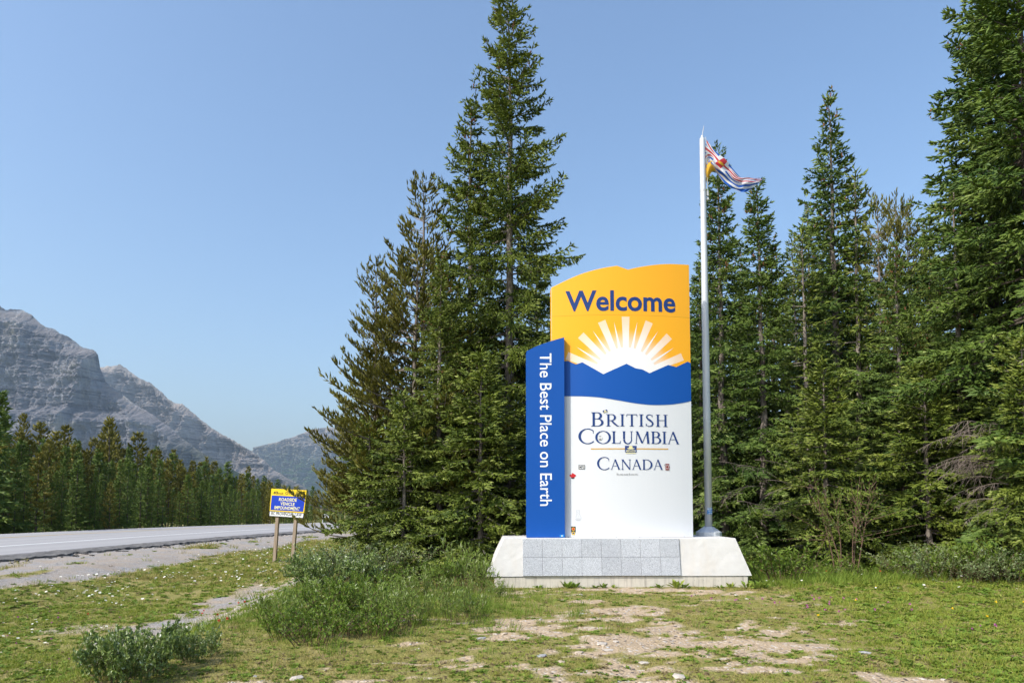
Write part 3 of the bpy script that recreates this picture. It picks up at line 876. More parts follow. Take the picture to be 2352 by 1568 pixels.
sheet('yellow_upper_sheet', [(XL + e, seam + .003)] + [(XL + e, top_l[0][1] - e)] + [(x, z - e) for x, z in top_l[1:]] + [(x, z - e) for x, z in top_r[:-1]] + [(XR - e, top_r[-1][1] - e), (XR - e, seam + .003)], 2, M['s_yellow_top'], main)
sheet('yellow_lower_sheet', [(XL + e, ridge_l[0][1]), (XL + e, seam - .003), (XR - e, seam - .003)] + ridge_l[::-1][:-1], 2, M['s_yellow'], main)
sheet('seam', [(XL + e, seam - .005), (XL + e, seam + .005), (XR - e, seam + .005), (XR - e, seam - .005)], 1, plain('sign_seam', (.48, .25, .02), .6, .2), main)
sheet('blue_mountain_band', ridge_l + wave[::-1], 5, M['s_blue'], main)
# half sun behind the mountains: disc and rays
disc = [(SUNC[0] + RIN * math.sin(a), SUNC[1] + RIN * math.cos(a)) for a in np.linspace(-1.50, 1.50, 60)]
sheet('sun_disc', disc, 3.4, M['s_disc'], main)
def rpt(r, a, w): return (SUNC[0] + r * math.sin(a) + w * math.cos(a), SUNC[1] + r * math.cos(a) - w * math.sin(a))
for deg in (-67, -44.8, -22.2, 0, 22.2, 44.8, 67):
    a = math.radians(deg); r0 = RIN * .995
    if deg == -67:                                    # its outer end runs under the blue side panel
        pts = [rpt(r0, a, -RIN * .085), rpt(ROUT, a, -RIN * .12), rpt(ROUT, a, RIN * .12), rpt(r0, a, RIN * .085)]
    else:
        pts = [rpt(r0, a, -RIN * .085), rpt(ROUT, a, -RIN * .12), rpt(ROUT, a, RIN * .12), rpt(r0, a, RIN * .085)]
    sheet('sun_ray', pts, 3, M['s_ray'], main)
for deg in (-55.8, -33.6, -11.4, 11.4, 33.6, 55.8):
    a = math.radians(deg)
    sheet('sun_ray', [rpt(RIN * .99, a, -RIN * .045), rpt(RIN * 1.82, a, 0), rpt(RIN * .99, a, RIN * .045)], 4.0, M['s_disc'], main)

# blue side panel
YB = -.185
bt = arc_pts([pl(*z1(x, y), YB) for x, y in ((232, 862), (310, 823), (400, 790), (480, 764), (552, 745))])
bl_ = pl(1210, 1000, YB)[0]; br_ = pl(1296.7, 1000, YB)[0]
side = slab('side_panel', [(bl_, zb), (bl_, bt[0][1])] + bt[1:-1] + [(br_, bt[-1][1]), (br_, zb)], .30, M['s_blue'], sign, False, YB)

# lettering
def text_mesh(s, offset=0.0, spacing=1.0, shear=0.):
    cu = bpy.data.curves.new('t', 'FONT'); cu.body = s; cu.size = 1.0; cu.offset = offset; cu.space_character = spacing; cu.resolution_u = 4
    ob = bpy.data.objects.new('t', cu); COL.objects.link(ob)
    dg = bpy.context.evaluated_depsgraph_get()
    me = bpy.data.meshes.new_from_object(ob.evaluated_get(dg))
    bpy.data.objects.remove(ob); bpy.data.curves.remove(cu)
    n = len(me.vertices); co = np.empty(n * 3, np.float32); me.vertices.foreach_get('co', co)
    return me, co.reshape(-1, 3)
def lettering(name, s, mat, parent, x0, x1, zb_, h, lay=6, curved=True, y0=0., offset=0., spacing=1., down=False, capsof=None, yfun=None):
    """fit the line of text between x0..x1, baseline zb_, h = height of its tallest letter"""
    me, co = text_mesh(s, offset, spacing)
    mn, mx = co.min(0), co.max(0)
    W = mx[0] - mn[0]; Hh = mx[1]
    u = (co[:, 0] - mn[0]) / W; v = co[:, 1] / Hh
    if down:      # reads from top to bottom: x0 = baseline x, x1 = cap x, zb_ = (top, bottom)
        X = x0 + (x1 - x0) * v; Z = zb_[0] + (zb_[1] - zb_[0]) * u
    else:
        X = x0 + (x1 - x0) * u; Z = zb_ + h * v
    Yc = (np.array([cy(x) for x in X]) if curved else np.full(len(X), y0)) - lay * .001
    me.vertices.foreach_set('co', np.stack([X, Yc, Z], 1).astype(np.float32).ravel())
    me.update(); me.materials.clear(); me.materials.append(mat)
    return mobj(name, me, parent)
a_, b_ = pl(*z1(557, 535)), pl(*z1(1493, 535))
lettering('lettering', 'Welcome', M['s_text'], main, a_[0], b_[0], pl(*z1(1000, 533))[1], pl(*z1(1000, 365))[1] - pl(*z1(1000, 533))[1], offset=.022)
lettering('lettering', 'The Best Place on Earth', M['s_wtext'], side, pl(1240.6, 980, YB)[0], pl(1267, 980, YB)[0], (pl(1250, 811, YB)[1], pl(1250, 1161, YB)[1]), 0, lay=2.5, curved=False, y0=YB, offset=.006, down=True)

# roman capitals drawn with broad and thin strokes
def G(ch):
    """strokes of a roman capital, height 1: list of (points, widths); and its advance width"""
    tk, tn, sf = .125, .045, .032
    S = []
    def st(x, y0=0, y1=1, w=tk, s0=True, s1=True, l=.085, r=.085):
        S.append(([(x, y0), (x, y1)], [w, w]))
        for on, y, d in ((s0, y0, 1), (s1, y1, -1)):
            if on:
                S.append(([(x - w / 2 - l, y + d * sf / 2), (x + w / 2 + r, y + d * sf / 2)], [sf, sf]))
                S.append(([(x, y + d * sf), (x, y + d * (sf + .05))], [w + .07, w]))
    def bowl(x, yc, rx, ry, a0=-90, a1=90, tk=tk):
        A = np.radians(np.linspace(a0, a1, 20))
        S.append(([(x + (rx - tk * .45 * 0) * math.cos(a), yc + ry * math.sin(a)) for a in A], [tn + (tk * 1.05 - tn) * abs(math.cos(a)) ** 1.4 for a in A]))
    def ln(p, q, w0, w1=None): S.append(([p, q], [w0, w1 if w1 else w0]))
    def ser(x, y, l=.10, r=.10): S.append(([(x - l, y), (x + r, y)], [sf, sf]))
    adv = .6
    if ch == 'I': st(.15); adv = .30
    elif ch == 'B':
        st(.16); ln((.2, .978), (.36, .978), tn); ln((.2, .53), (.38, .53), tn); ln((.2, .022), (.38, .022), tn)
        bowl(.34, .755, .21, .222); bowl(.37, .275, .26, .253); adv = .72
    elif ch == 'R':
        st(.16); ln((.2, .978), (.36, .978), tn); ln((.2, .48), (.38, .48), tn); bowl(.35, .73, .23, .25)
        S.append(([(.36, .48), (.55, .22), (.74, .03), (.86, .012)], [.10, .13, .09, .03])); adv = .80
    elif ch == 'T':
        st(.36, s1=False); ln((.04, .975), (.68, .975), .05); ln((.045, .99), (.02, .80), .05, .02); ln((.675, .99), (.70, .80), .05, .02); adv = .72
    elif ch == 'S':
        C = [(.47, .80), (.42, .93), (.28, .975), (.15, .92), (.11, .77), (.19, .62), (.33, .50), (.46, .36), (.50, .22), (.42, .07), (.27, .022), (.13, .07), (.06, .24)]
        P = catmull(np.array(C, float), 4); n = len(P)
        W = np.interp(np.linspace(0, 1, n), [0, .1, .25, .5, .75, .9, 1], [.03, .05, .075, .145, .08, .05, .03])
        S.append(([tuple(p) for p in P], list(W))); ln((.475, .98), (.47, .78), .022, .03); ln((.055, .02), (.06, .26), .022, .03); adv = .58
    elif ch == 'H': st(.16); st(.66); ln((.2, .52), (.64, .52), tn); adv = .82
    elif ch in 'COGQ':
        full = ch == 'O'
        A = np.radians(np.linspace(48, 318, 40) if not full else np.linspace(0, 360, 49))
        rx, ry = (.43, .505)
        S.append(([(.50 + rx * math.cos(a), .50 + ry * math.sin(a)) for a in A], [tn + (tk * 1.1 - tn) * abs(math.cos(a)) ** 1.3 if full or a > math.pi / 2 and a < 4.4 else tn + .02 for a in A]))
        if not full: ln((.79, .90), (.80, .68), .05, .02); adv = .86
        else: adv = 1.0
    elif ch == 'L': st(.15, r=.07); ln((.2, .022), (.52, .022), .045); ln((.53, .0), (.57, .22), .05, .02); adv = .60
    elif ch == 'U':
        S.append(([(.16, 1), (.16, .36)], [tk, tk])); ser(.16, .984)
        A = np.radians(np.linspace(180, 360, 20))
        S.append(([(.40 + .24 * math.cos(a), .33 + .34 * math.sin(a)) for a in A], [tk + (tn + .01 - tk) * i / 19 * 1. for i in range(20)]))
        S.append(([(.64, .33), (.64, 1)], [tn + .01] * 2)); ser(.64, .984); adv = .80
    elif ch == 'M':
        ln((.10, .02), (.17, .98), tn); ser(.10, .016, .09, .09); ln((.17, .98), (.50, .04), tk, tk * .95); ln((.50, .04), (.83, .98), tn)
        ln((.83, .98), (.90, .02), tk * 1.05); ser(.90, .016); ser(.15, .984, .08, .05); ser(.85, .984, .05, .08); adv = 1.02
    elif ch == 'A':
        ln((.10, .02), (.40, 1.0), tn); ln((.39, 1.0), (.72, .02), tk); ln((.20, .36), (.60, .36), .04); ser(.10, .016, .09, .09); ser(.73, .016, .11, .09); adv = .82
    elif ch == 'N':
        st(.14, w=tn + .005, l=.08, r=.08); ln((.14, .97), (.74, .02), tk); st(.74, w=tn + .005, s0=False, l=.08, r=.08); ser(.10, .984, .06, .05); adv = .86
    elif ch == 'D':
        st(.16); ln((.2, .978), (.36, .978), tn); ln((.2, .022), (.36, .022), tn); bowl(.34, .50, .46, .478, tk=tk * 1.1); adv = .90
    elif ch == 'E':
        st(.15); ln((.2, .975), (.50, .975), .045); ln((.2, .52), (.45, .52), .045); ln((.2, .022), (.53, .022), .045); ln((.51, .99), (.53, .82), .045, .02); ln((.54, .0), (.57, .2), .045, .02); adv = .62
    elif ch == 'J': st(.17, y0=.05, s0=False); S.append(([(.17, .1), (.14, -.10), (.02, -.20)], [tk, .08, .04])); adv = .34
    return S, adv
def roman(name, s, mat, parent, x0, x1, zb_, h_small, h_big, bigs=(0,), lay=6, curved=True, gap=.05):
    bm = bmesh.new(); x = 0.; items = []
    for i, ch in enumerate(s):
        S, adv = G(ch); k = h_big / h_small if i in bigs else 1.
        items.append((S, x, k)); x += (adv + gap) * k
    W = x - gap
    sx = (x1 - x0) / W
    lz = 0
    for S, xo, k in items:
        for q, (P, Wd) in enumerate(S):
            P = np.array(P, float); Wd = np.array(Wd)
            T_ = np.gradient(P, axis=0); T_ /= np.linalg.norm(T_, axis=1, keepdims=True) + 1e-9
            N_ = np.stack([-T_[:, 1], T_[:, 0]], 1)
            A = P + N_ * Wd[:, None] / 2; B = P - N_ * Wd[:, None] / 2
            prev = None
            for (ax, ay), (bx, by) in zip(A, B):
                row = []
                for qx, qy in ((ax, ay), (bx, by)):
                    X = x0 + (xo + qx * k) * sx; Z = zb_ + qy * k * h_small
                    row.append(bm.verts.new((X, (cy(X) if curved else 0) - (lay + .12 * (q % 9)) * .001, Z)))
                if prev: bm.faces.new((prev[0], prev[1], row[1], row[0]))
                prev = row
    face_cam(bm)
    me = bpy.data.meshes.new(name); bm.to_mesh(me); bm.free(); me.materials.append(mat)
    return mobj(name, me, parent)
def zz2(x, y): return pl(*z2(x, y))
def rline(s, xa, xb, yb_, ys, yB, bigs=(0,), mat=None, gap=.05):
    zb_ = zz2(1200, yb_)[1]
    roman('lettering', s, mat or M['s_text'], main, zz2(xa, yb_)[0], zz2(xb, yb_)[0], zb_, zz2(1200, ys)[1] - zb_, zz2(1200, yB)[1] - zb_, bigs, gap=gap)
rline('BRITISH', 900, 1502, 212, 118, 103, gap=.10)
rline('COLUMBIA', 805, 1595, 345, 250, 232, gap=.04)
rline('CANADA', 948, 1462, 547, 468, 452, gap=.04)
M['ink'] = plain('black_ink', (.03, .03, .035), .5, .3, var=.05)
rline('SUBLIMEJASON', 1097, 1264, 591, 579, 575, (0, 7), M['ink'], gap=.07)
ga, gb = zz2(900, 385), zz2(1505, 385)
sheet('gold_line', [(ga[0], ga[1] - .010), (ga[0], ga[1] + .010), (gb[0], gb[1] + .010), (gb[0], gb[1] - .010)], 6, M['s_gold'], main)

# stickers that visitors left on the panel
def flat(name, col, rough=.5): return plain(name, col, rough, .3, var=.06)
K = dict(navy=flat('sticker_navy', (.02, .05, .20)), cream=flat('sticker_cream', (.74, .68, .36)), black=flat('sticker_black', (.02, .02, .02)), white=flat('sticker_white', (.78, .78, .78)), red=flat('sticker_red', (.52, .02, .025)), maroon=flat('sticker_maroon', (.22, .035, .03)), gold=flat('sticker_gold', (.62, .42, .05)), grey=flat('sticker_grey', (.30, .31, .33)), sky=flat('sticker_blue', (.02, .22, .56)))
def spts(cx, cz, pts, s, rot=0.):
    ca, sa = math.cos(rot), math.sin(rot)
    return [(cx + s * (x * ca - z * sa), cz + s * (x * sa + z * ca)) for x, z in pts]
def rect(w, h): return [(-w / 2, -h / 2), (-w / 2, h / 2), (w / 2, h / 2), (w / 2, -h / 2)]
def circ(r, n=20): return [(r * math.sin(6.2832 * i / n), r * math.cos(6.2832 * i / n)) for i in range(n)]
U = zz2(1001, 400)[0] - zz2(1000, 400)[0]            # one enlarged pixel in metres on the panel
HAT = [(-.50, .02), (-.46, -.06), (-.30, -.14), (0, -.18), (.30, -.14), (.46, -.06), (.50, .02), (.40, -.02), (.24, -.02), (.20, .22), (.10, .28), (0, .24), (-.10, .28), (-.20, .22), (-.24, -.02), (-.40, -.02)]
def sticker(x, y, layers, label, rot=0.):
    c = zz2(x, y); base = None
    for i, (pts, s, ox, oz, mk) in enumerate(layers):
        ca, sa = math.cos(rot), math.sin(rot)
        cx = c[0] + U * (ox * ca - oz * sa); cz = c[1] + U * (ox * sa + oz * ca)
        o = sheet('sticker' if base is None else 'print', spts(cx, cz, pts, s * U, rot), 7.5 + .8 * i, K[mk], main if base is None else base, cuts=False)
        if base is None: base = o; o['label'] = label
    return base
st1 = sticker(1208, 387, [(rect(90, 50), 1, 0, 0, 'navy'), (HAT, 62, 0, 8, 'cream'), (rect(78, 5), 1, 0, -32, 'cream'), (circ(4, 8), 1, -36, -14, 'white'), (circ(4, 8), 1, 36, -14, 'white')], 'navy sticker with a cream cowboy hat on the gold line')
def small_text(s, x, y, w, h, mk, parent, lay=11, rot=0):
    a, b = zz2(x - w / 2, y), zz2(x + w / 2, y)
    return lettering('print', s, K[mk], parent, a[0], b[0], a[1], h * U, lay=lay, offset=.02)
small_text('BERTA BOYS', 1208, 409, 62, 15, 'cream', st1)
sticker(1010, 95, [(rect(35, 20), 1, 0, 0, 'navy'), (HAT, 26, 0, 1, 'cream'), (rect(34, 3), 1, 0, -8, 'cream')], 'small tilted navy sticker above the first word', math.radians(14))
st2 = sticker(972, 302, [(circ(17), 1, 0, 0, 'white'), ([(-13, 9), (-6, 15), (6, 15), (13, 9)], 1, 0, 0, 'black'), ([(-13, -9), (-8, -6), (-3, -10), (3, -6), (8, -9), (13, -8), (6, -15), (-6, -15)], 1, 0, 0, 'black'), (rect(30, 2), 1, 0, 0, 'grey')], 'round black and white sticker inside the letter O')
st3 = sticker(831, 526, [(rect(48, 34), 1, 0, 0, 'black'), (rect(40, 26), 1, 0, 0, 'white')], 'black framed white sticker with three bold letters')
small_text('MFS', 831, 536, 34, 20, 'black', st3, lay=10)
LEAF = [(0, .5), (.10, .30), (.20, .36), (.17, .10), (.34, .24), (.38, .14), (.5, .16), (.44, -.02), (.5, -.08), (.24, -.26), (.27, -.36), (.03, -.32), (.03, -.5), (-.03, -.5), (-.03, -.32), (-.27, -.36), (-.24, -.26), (-.5, -.08), (-.44, -.02), (-.5, .16), (-.38, .14), (-.34, .24), (-.17, .10), (-.20, .36), (-.10, .30)]
sticker(762, 592, [(LEAF, 47, 0, 0, 'red'), (rect(22, 9), 1, 0, -18, 'black')], 'red maple leaf sticker at the panel edge')
sticker(1497, 525, [(circ(19), 1, 0, 0, 'maroon'), (circ(14), 1, 0, 0, 'white'), (circ(11), 1, 0, 0, 'maroon'), (rect(34, 7), 1, 0, 21, 'maroon'), (rect(34, 7), 1, 0, -21, 'maroon'), ([(-26, 18), (-16, 22), (-12, 10), (-20, 8)], 1, 0, 0, 'grey')], 'dark red round crest sticker after the country name')
bt_ = [[(-14, 34), (12, 36)], [(-14, 34), (-10, 8), (-18, -18)], [(12, 36), (10, 8), (18, -12), (26, -22)], [(-18, -18), (-12, -24), (4, -22), (12, -28), (26, -22)], [(-8, 22), (4, 26)], [(-6, 8), (6, 12)], [(-2, -4), (8, -10)]]
lay0 = []
c0 = None
for P in bt_:
    for (x0, y0), (x1, y1) in zip(P, P[1:]):
        d = math.hypot(x1 - x0, y1 - y0); nx, ny = -(y1 - y0) / d * .7, (x1 - x0) / d * .7
        lay0.append(([(x0 + nx, y0 + ny), (x1 + nx, y1 + ny), (x1 - nx, y1 - ny), (x0 - nx, y0 - ny)], 1, 0, 0, 'grey'))
lay0 += [(rect(50, 2.2), 1, 0, -34, 'grey'), (rect(34, 2.2), 1, 0, -40, 'grey')]
sticker(803, 898, lay0, 'thin outline drawing of a boot low on the white panel')
sticker(767, 1010, [(rect(34, 44), 1, 0, 0, 'black'), (circ(13), 1, 0, 3, 'gold'), (circ(9), 1, 0, 3, 'red'), (circ(13), 1, 0, -28, 'gold'), (rect(24, 8), 1, 0, -38, 'gold'), (circ(7, 8), 1, 0, -28, 'navy')], 'black and gold crest sticker at the bottom of the panel')
cB = pl(*z2(682, 1062), YB)
o = sheet('sticker', spts(cB[0], cB[1], rect(34 * U, 18 * U), 1), 3, K['sky'], side, False, YB); o['label'] = 'small blue sticker at the foot of the side panel'
sheet('print', spts(cB[0], cB[1], circ(5 * U, 10), 1), 4, K['white'], o, False, YB)
# bolts under the panel edge
bm = bmesh.new()
for k in range(6): bm_box(bm, (XL + .35 + k * .5, cy(XL + .35 + k * .5) - .004, zb + .012), (.016, .014, .016))
bmobj('bolts', bm, M['s_back'], sign)

# ------------------------------------------------------------------ plinth
plinth = thing('sign_plinth', 'white rendered concrete plinth partly clad in grey granite tiles', 'plinth', SIGN_O, YAW)
YT, YBt, YF = -.50, -.62, -.60
tl, tr_ = pl(1157.8, 1236.6, YT), pl(1688.7, 1234.6, YT)
bl, br = pl(1118.8, 1324.0, YBt), pl(1727, 1320.5, YBt)
ztop = (tl[1] + tr_[1]) / 2; zbot = (bl[1] + br[1]) / 2
def render_mat():
    m, nt, b = newmat('white_mortar_render'); setp(b, .9, .15)
    co = objco(nt)
    n = ntex(nt, co, 7, 6, .65); st = ntex(nt, objco(nt, (2.2, 2.2, .5)), 2.2, 5)
    c = mixc(nt, n, (.55, .535, .51), (.67, .655, .63))
    c = mixc(nt, mth(nt, 'MULTIPLY', maprange(nt, st, .45, .85), .45), c, (.60, .52, .42))
    w = nt.nodes.new('ShaderNodeTexWave'); w.wave_type = 'BANDS'; w.bands_direction = 'Z'; w.inputs['Scale'].default_value = 17; w.inputs['Distortion'].default_value = 2.0; w.inputs['Detail'].default_value = 2
    nt.links.new(co, w.inputs['Vector'])
    msk = maprange(nt, ntex(nt, co, 2.4, 3), .25, .75)
    ww = mth(nt, 'MULTIPLY', w.outputs['Fac'], msk)
    c = mixc(nt, mth(nt, 'MULTIPLY', maprange(nt, ww, .65, 1.), .28), c, (.42, .38, .33))
    nt.links.new(c, b.inputs['Base Color'])
    bump(nt, b, mth(nt, 'ADD', mth(nt, 'MULTIPLY', ww, .35), mth(nt, 'MULTIPLY', n, .6)), .8, .012)
    return m
M['render'] = render_mat()
def conc_mat():
    m, nt, b = newmat('stained_concrete'); setp(b, .9, .15)
    co = objco(nt)
    n = ntex(nt, co, 8, 6, .65); st = ntex(nt, objco(nt, (5, 5, .35)), 2.0, 5, .7); pit = vtex(nt, co, 9)
    c = mixc(nt, n, (.50, .455, .385), (.66, .615, .54))
    c = mixc(nt, mth(nt, 'MULTIPLY', maprange(nt, st, .5, .72), .7), c, (.20, .18, .15))
    c = mixc(nt, maprange(nt, pit, .06, .03), c, (.08, .07, .06))
    nt.links.new(c, b.inputs['Base Color']); bump(nt, b, n, .5, .01)
    return m
M['conc'] = conc_mat()
def granite_mat():
    m, nt, b = newmat('grey_granite'); setp(b, .45, .4)
    oi = nt.nodes.new('ShaderNodeObjectInfo')
    co = objco(nt)
    add = nt.nodes.new('ShaderNodeVectorMath'); add.operation = 'ADD'; nt.links.new(co, add.inputs[0]); nt.links.new(oi.outputs['Location'], add.inputs[1])
    sp = vtex(nt, add.outputs[0], 210, 'Color'); s = nt.nodes.new('ShaderNodeSeparateColor'); nt.links.new(sp, s.inputs[0])
    n = ntex(nt, add.outputs[0], 1.6, 4)
    c = mixc(nt, s.outputs[0], (.34, .355, .38), (.62, .64, .67))
    c = mixc(nt, maprange(nt, s.outputs[1], .78, .86), c, (.10, .105, .12))
    c = mixc(nt, mth(nt, 'MULTIPLY', maprange(nt, n, .45, .7), .35), c, (.34, .355, .39))
    hsv = nt.nodes.new('ShaderNodeHueSaturation'); nt.links.new(c, hsv.inputs['Color']); nt.links.new(maprange(nt, oi.outputs['Random'], 0, 1, .95, 1.06), hsv.inputs['Value'])
    nt.links.new(hsv.outputs[0], b.inputs['Base Color'])
    return m
M['granite'] = granite_mat()
DEP = 1.75
bm = bmesh.new()
nX, nZ = 40, 8
def plface(u, v):
    xa = bl[0] + (tl[0] - bl[0]) * v; xb = br[0] + (tr_[0] - br[0]) * v
    return Vector((xa + (xb - xa) * u, YBt + (YT - YBt) * v, zbot + (ztop - zbot) * v))
grid = [[bm.verts.new(plface(i / nX, j / nZ) + Vector((0, (fbm(i * .7, j * .7, 5, 2) - .5) * .012 if 0 < i < nX and 0 < j < nZ else 0, 0))) for i in range(nX + 1)] for j in range(nZ + 1)]
for j in range(nZ):
    for i in range(nX): bm.faces.new((grid[j][i], grid[j][i + 1], grid[j + 1][i + 1], grid[j + 1][i]))
bk = [bm.verts.new(p) for p in ((bl[0], YBt + DEP + .24, zbot), (br[0], YBt + DEP + .24, zbot), (tr_[0], YT + DEP, ztop), (tl[0], YT + DEP, ztop))]
bm.faces.new((grid[nZ][0], *[grid[nZ][i] for i in range(1, nX)], grid[nZ][nX], bk[2], bk[3]))
bm.faces.new((bk[0], bk[3], bk[2], bk[1]))
bm.faces.new([grid[j][0] for j in range(nZ + 1)] + [bk[3], bk[0]])
bm.faces.new([grid[j][nX] for j in range(nZ, -1, -1)] + [bk[1], bk[2]])
bm.faces.new([grid[0][i] for i in range(nX, -1, -1)] + [bk[0], bk[1]])
bmobj('body', bm, M['render'], plinth)
fl, fr = pl(1136, 1335, YF)[0], pl(1719, 1335, YF)[0]
bm = bmesh.new()
bm_box(bm, ((fl + fr) / 2, YF + DEP / 2 + .1, (zbot - .35) / 2 - .004), (fr - fl, DEP + .2, zbot + .35))
bmesh.ops.bevel(bm, geom=bm.edges[:], offset=.015, segments=1, affect='EDGES')
bmobj('footing', bm, M['conc'], plinth)
# granite tiles, eight columns in two rows
def uv_of(px, py, yl):
    x, z = pl(px, py, yl); return x
xt0, xt1 = pl(1200.5, 1280, -.56)[0], pl(1561, 1280, -.56)[0]
tw = (xt1 - xt0) / 8
sl_len = math.hypot(ztop - zbot, YT - YBt); th = (sl_len - .012) / 2
tilt = math.atan2(YT - YBt, ztop - zbot)
bm = bmesh.new(); bm_box(bm, (0, 0, 0), (tw - .004, .022, th - .004)); bmesh.ops.bevel(bm, geom=bm.edges[:], offset=.0025, segments=1, affect='EDGES')
tme = bpy.data.meshes.new('tile'); bm.to_mesh(tme); bm.free(); tme.materials.append(M['granite'])
rt = random.Random(2)
for r in range(2):
    for c in range(8):
        v = (.004 + th * (r + .5)) / sl_len
        p = Vector((xt0 + tw * (c + .5), YBt + (YT - YBt) * v, zbot + (ztop - zbot) * v))
        p += Vector((0, -math.cos(tilt), math.sin(tilt))) * (.012 + rt.uniform(0, .003))
        mobj('tile', tme, plinth, p, (-tilt, 0, 0))

# ------------------------------------------------------------------ flagpole and flag
YP = .70
pb = pl(1628, 1230, YP)
M['alu'] = None
m, nt, b = newmat('brushed_aluminium'); setp(b, .5, .5, .35)
n = ntex(nt, objco(nt, (1, 1, .15)), 6, 5)
nt.links.new(mixc(nt, n, (.50, .52, .54), (.66, .68, .70)), b.inputs['Base Color']); M['alu'] = m
ptop = pl(1613.5, 318, YP)
pole = thing('flagpole', 'tall tapered silver aluminium flagpole on the plinth', 'flagpole', SIGN_O + RZ @ Vector((pb[0], YP, ztop)), YAW)
PH = ptop[1] - ztop
bm = bmesh.new(); bm_lathe(bm, [(.083, 0), (.083, PH * .3), (.079, PH * .55), (.070, PH * .8), (.063, PH - .03), (.056, PH - .005), (.02, PH)], 28)
bmobj('pole', bm, M['alu'], pole, smooth=True)
bm = bmesh.new(); bm_lathe(bm, [(.285, .002), (.285, .085), (.275, .092), (.115, .20), (.100, .205), (.088, .205)], 14)
bmobj('base_cover', bm, M['alu'], pole)
bm = bmesh.new()
for k in range(3):
    a = 2.1 * k + .6; bm_box(bm, (.092 * math.cos(a), .092 * math.sin(a), .215), (.03, .03, .022))
bmobj('base_bolts', bm, M['s_back'], pole)
bm = bmesh.new(); bm_lathe(bm, [(.03, PH - .01), (.03, PH + .06), (.012, PH + .07)], 12); bmobj('truck', bm, M['alu'], pole)
V, F = tubes([([(0, 0, PH + .05), (.02, 0, PH + .18), (.045, 0, PH + .30)], [.010, .009, .006])], 6); mobj('lightning_rod', fmesh('lightning_rod', V, F, M['s_back']), pole)
M['rope'] = plain('rope', (.62, .60, .56), .9, .1)
zc_ = PH - 1.27
V, F = tubes([([(.075, -.01, PH + .03), (.10, -.01, PH - .12), (.105, -.01, PH - .9), (.10, -.01, zc_)], .006)], 5); mobj('halyard', fmesh('halyard', V, F, M['rope']), pole)
bm = bmesh.new(); bm_box(bm, (.098, -.01, zc_ - .06), (.05, .05, .13)); bm_box(bm, (.098, -.01, zc_ - .19), (.06, .05, .06)); bmesh.ops.bevel(bm, geom=bm.edges[:], offset=.008, segments=2, affect='EDGES')
bmobj('cleat', bm, M['s_back'], pole)
bm = bmesh.new(); bm_lathe(bm, [(.0665, zc_ + .03), (.069, zc_ + .03), (.069, zc_ - .03), (.0665, zc_ - .03)][::-1], 24); bmobj('clamp_band', bm, M['s_back'], pole)
# danger sticker wrapped round the pole
def wrap(name, a0, a1, z0, z1_, r, mat, parent, n=12):
    A = np.linspace(a0, a1, n); V = np.array([(r * math.cos(a), r * math.sin(a), z) for a in A for z in (z0, z1_)]); i = np.arange(n - 1) * 2
    return mobj(name, fmesh(name, V, np.stack([i, i + 2, i + 3, i + 1], 1), mat), parent)
zs_ = pl(1628, 1180, YP)[1] - ztop; ze_ = pl(1628, 1165.5, YP)[1] - ztop; hs = ze_ - zs_
stk = wrap('sticker', math.radians(-125), math.radians(-20), zs_, ze_, .0846, K['sky'], pole)
stk['label'] = 'blue and white warning sticker low on the pole'
wrap('print', math.radians(-123), math.radians(-22), zs_ + hs * .66, ze_ - hs * .05, .0856, K['white'], stk)
def wrap_text(s, z, h, mat, r=.0866):
    me, co = text_mesh(s, .01); mn, mx = co.min(0), co.max(0)
    u = (co[:, 0] - mn[0]) / (mx[0] - mn[0]); A = np.radians(-108 + 78 * u); Z = z + h * co[:, 1] / mx[1]
    me.vertices.foreach_set('co', np.stack([r * np.cos(A), r * np.sin(A), Z], 1).astype(np.float32).ravel()); me.update(); me.materials.clear(); me.materials.append(mat)
    mobj('print', me, stk)
wrap_text('DANGER', zs_ + hs * .70, hs * .22, K['sky']); wrap_text('HARD HAT', zs_ + hs * .38, hs * .2, K['white']); wrap_text('AREA', zs_ + hs * .08, hs * .2, K['white'])

# flag: blown cloth hanging from the halyard, drawn over a fine grid
def zf(x, y): return ((2700 + x / 3.484) / 1.7415, (450 + y / 3.484) / 1.7415)
rails = {0.0: [(440, 385), (560, 535), (700, 650), (760, 720), (900, 890), (1050, 908), (1215, 930)],
         0.30: [(418, 520), (520, 590), (610, 700), (730, 800), (860, 920), (1000, 930), (1205, 945)],
         0.55: [(416, 690), (480, 650), (575, 740), (700, 850), (850, 985), (1000, 985), (1180, 965)],
         0.80: [(430, 860), (500, 745), (600, 840), (720, 940), (880, 1050), (1000, 1040), (1130, 1010)],
         1.0: [(442, 1000), (498, 850), (560, 830), (690, 985), (800, 1060), (930, 1108), (1000, 1105)]}
ydep = {0.0: [0, -.05, -.10, -.06, .02, .10, .16], .30: [0, -.02, -.14, -.02, -.10, .04, .20], .55: [0, .06, -.05, -.14, .02, -.06, .16], .80: [0, -.10, .06, -.04, -.12, .06, .10], 1.0: [0, .08, .12, .0, -.06, -.10, .05]}
NS, NT = 200, 120
ts = sorted(rails); R3 = []
for t_ in ts:
    P = []
    for (x, y), dy in zip(rails[t_], ydep[t_]):
        yl = YP + dy - .01; q = pl(*zf(x, y), yl); P.append((q[0], yl, q[1]))
    C = catmull(np.array(P), 40); s_ = np.linspace(0, len(C) - 1, NS + 1)
    R3.append(np.stack([np.interp(s_, np.arange(len(C)), C[:, a]) for a in range(3)], 1))
R3 = np.array(R3)
Q = np.array([[None] * 1]);
tt = np.linspace(0, 1, NT + 1)
k0 = np.clip(np.searchsorted(ts, tt, 'right') - 1, 0, len(ts) - 2)
grid3 = np.empty((NT + 1, NS + 1, 3))
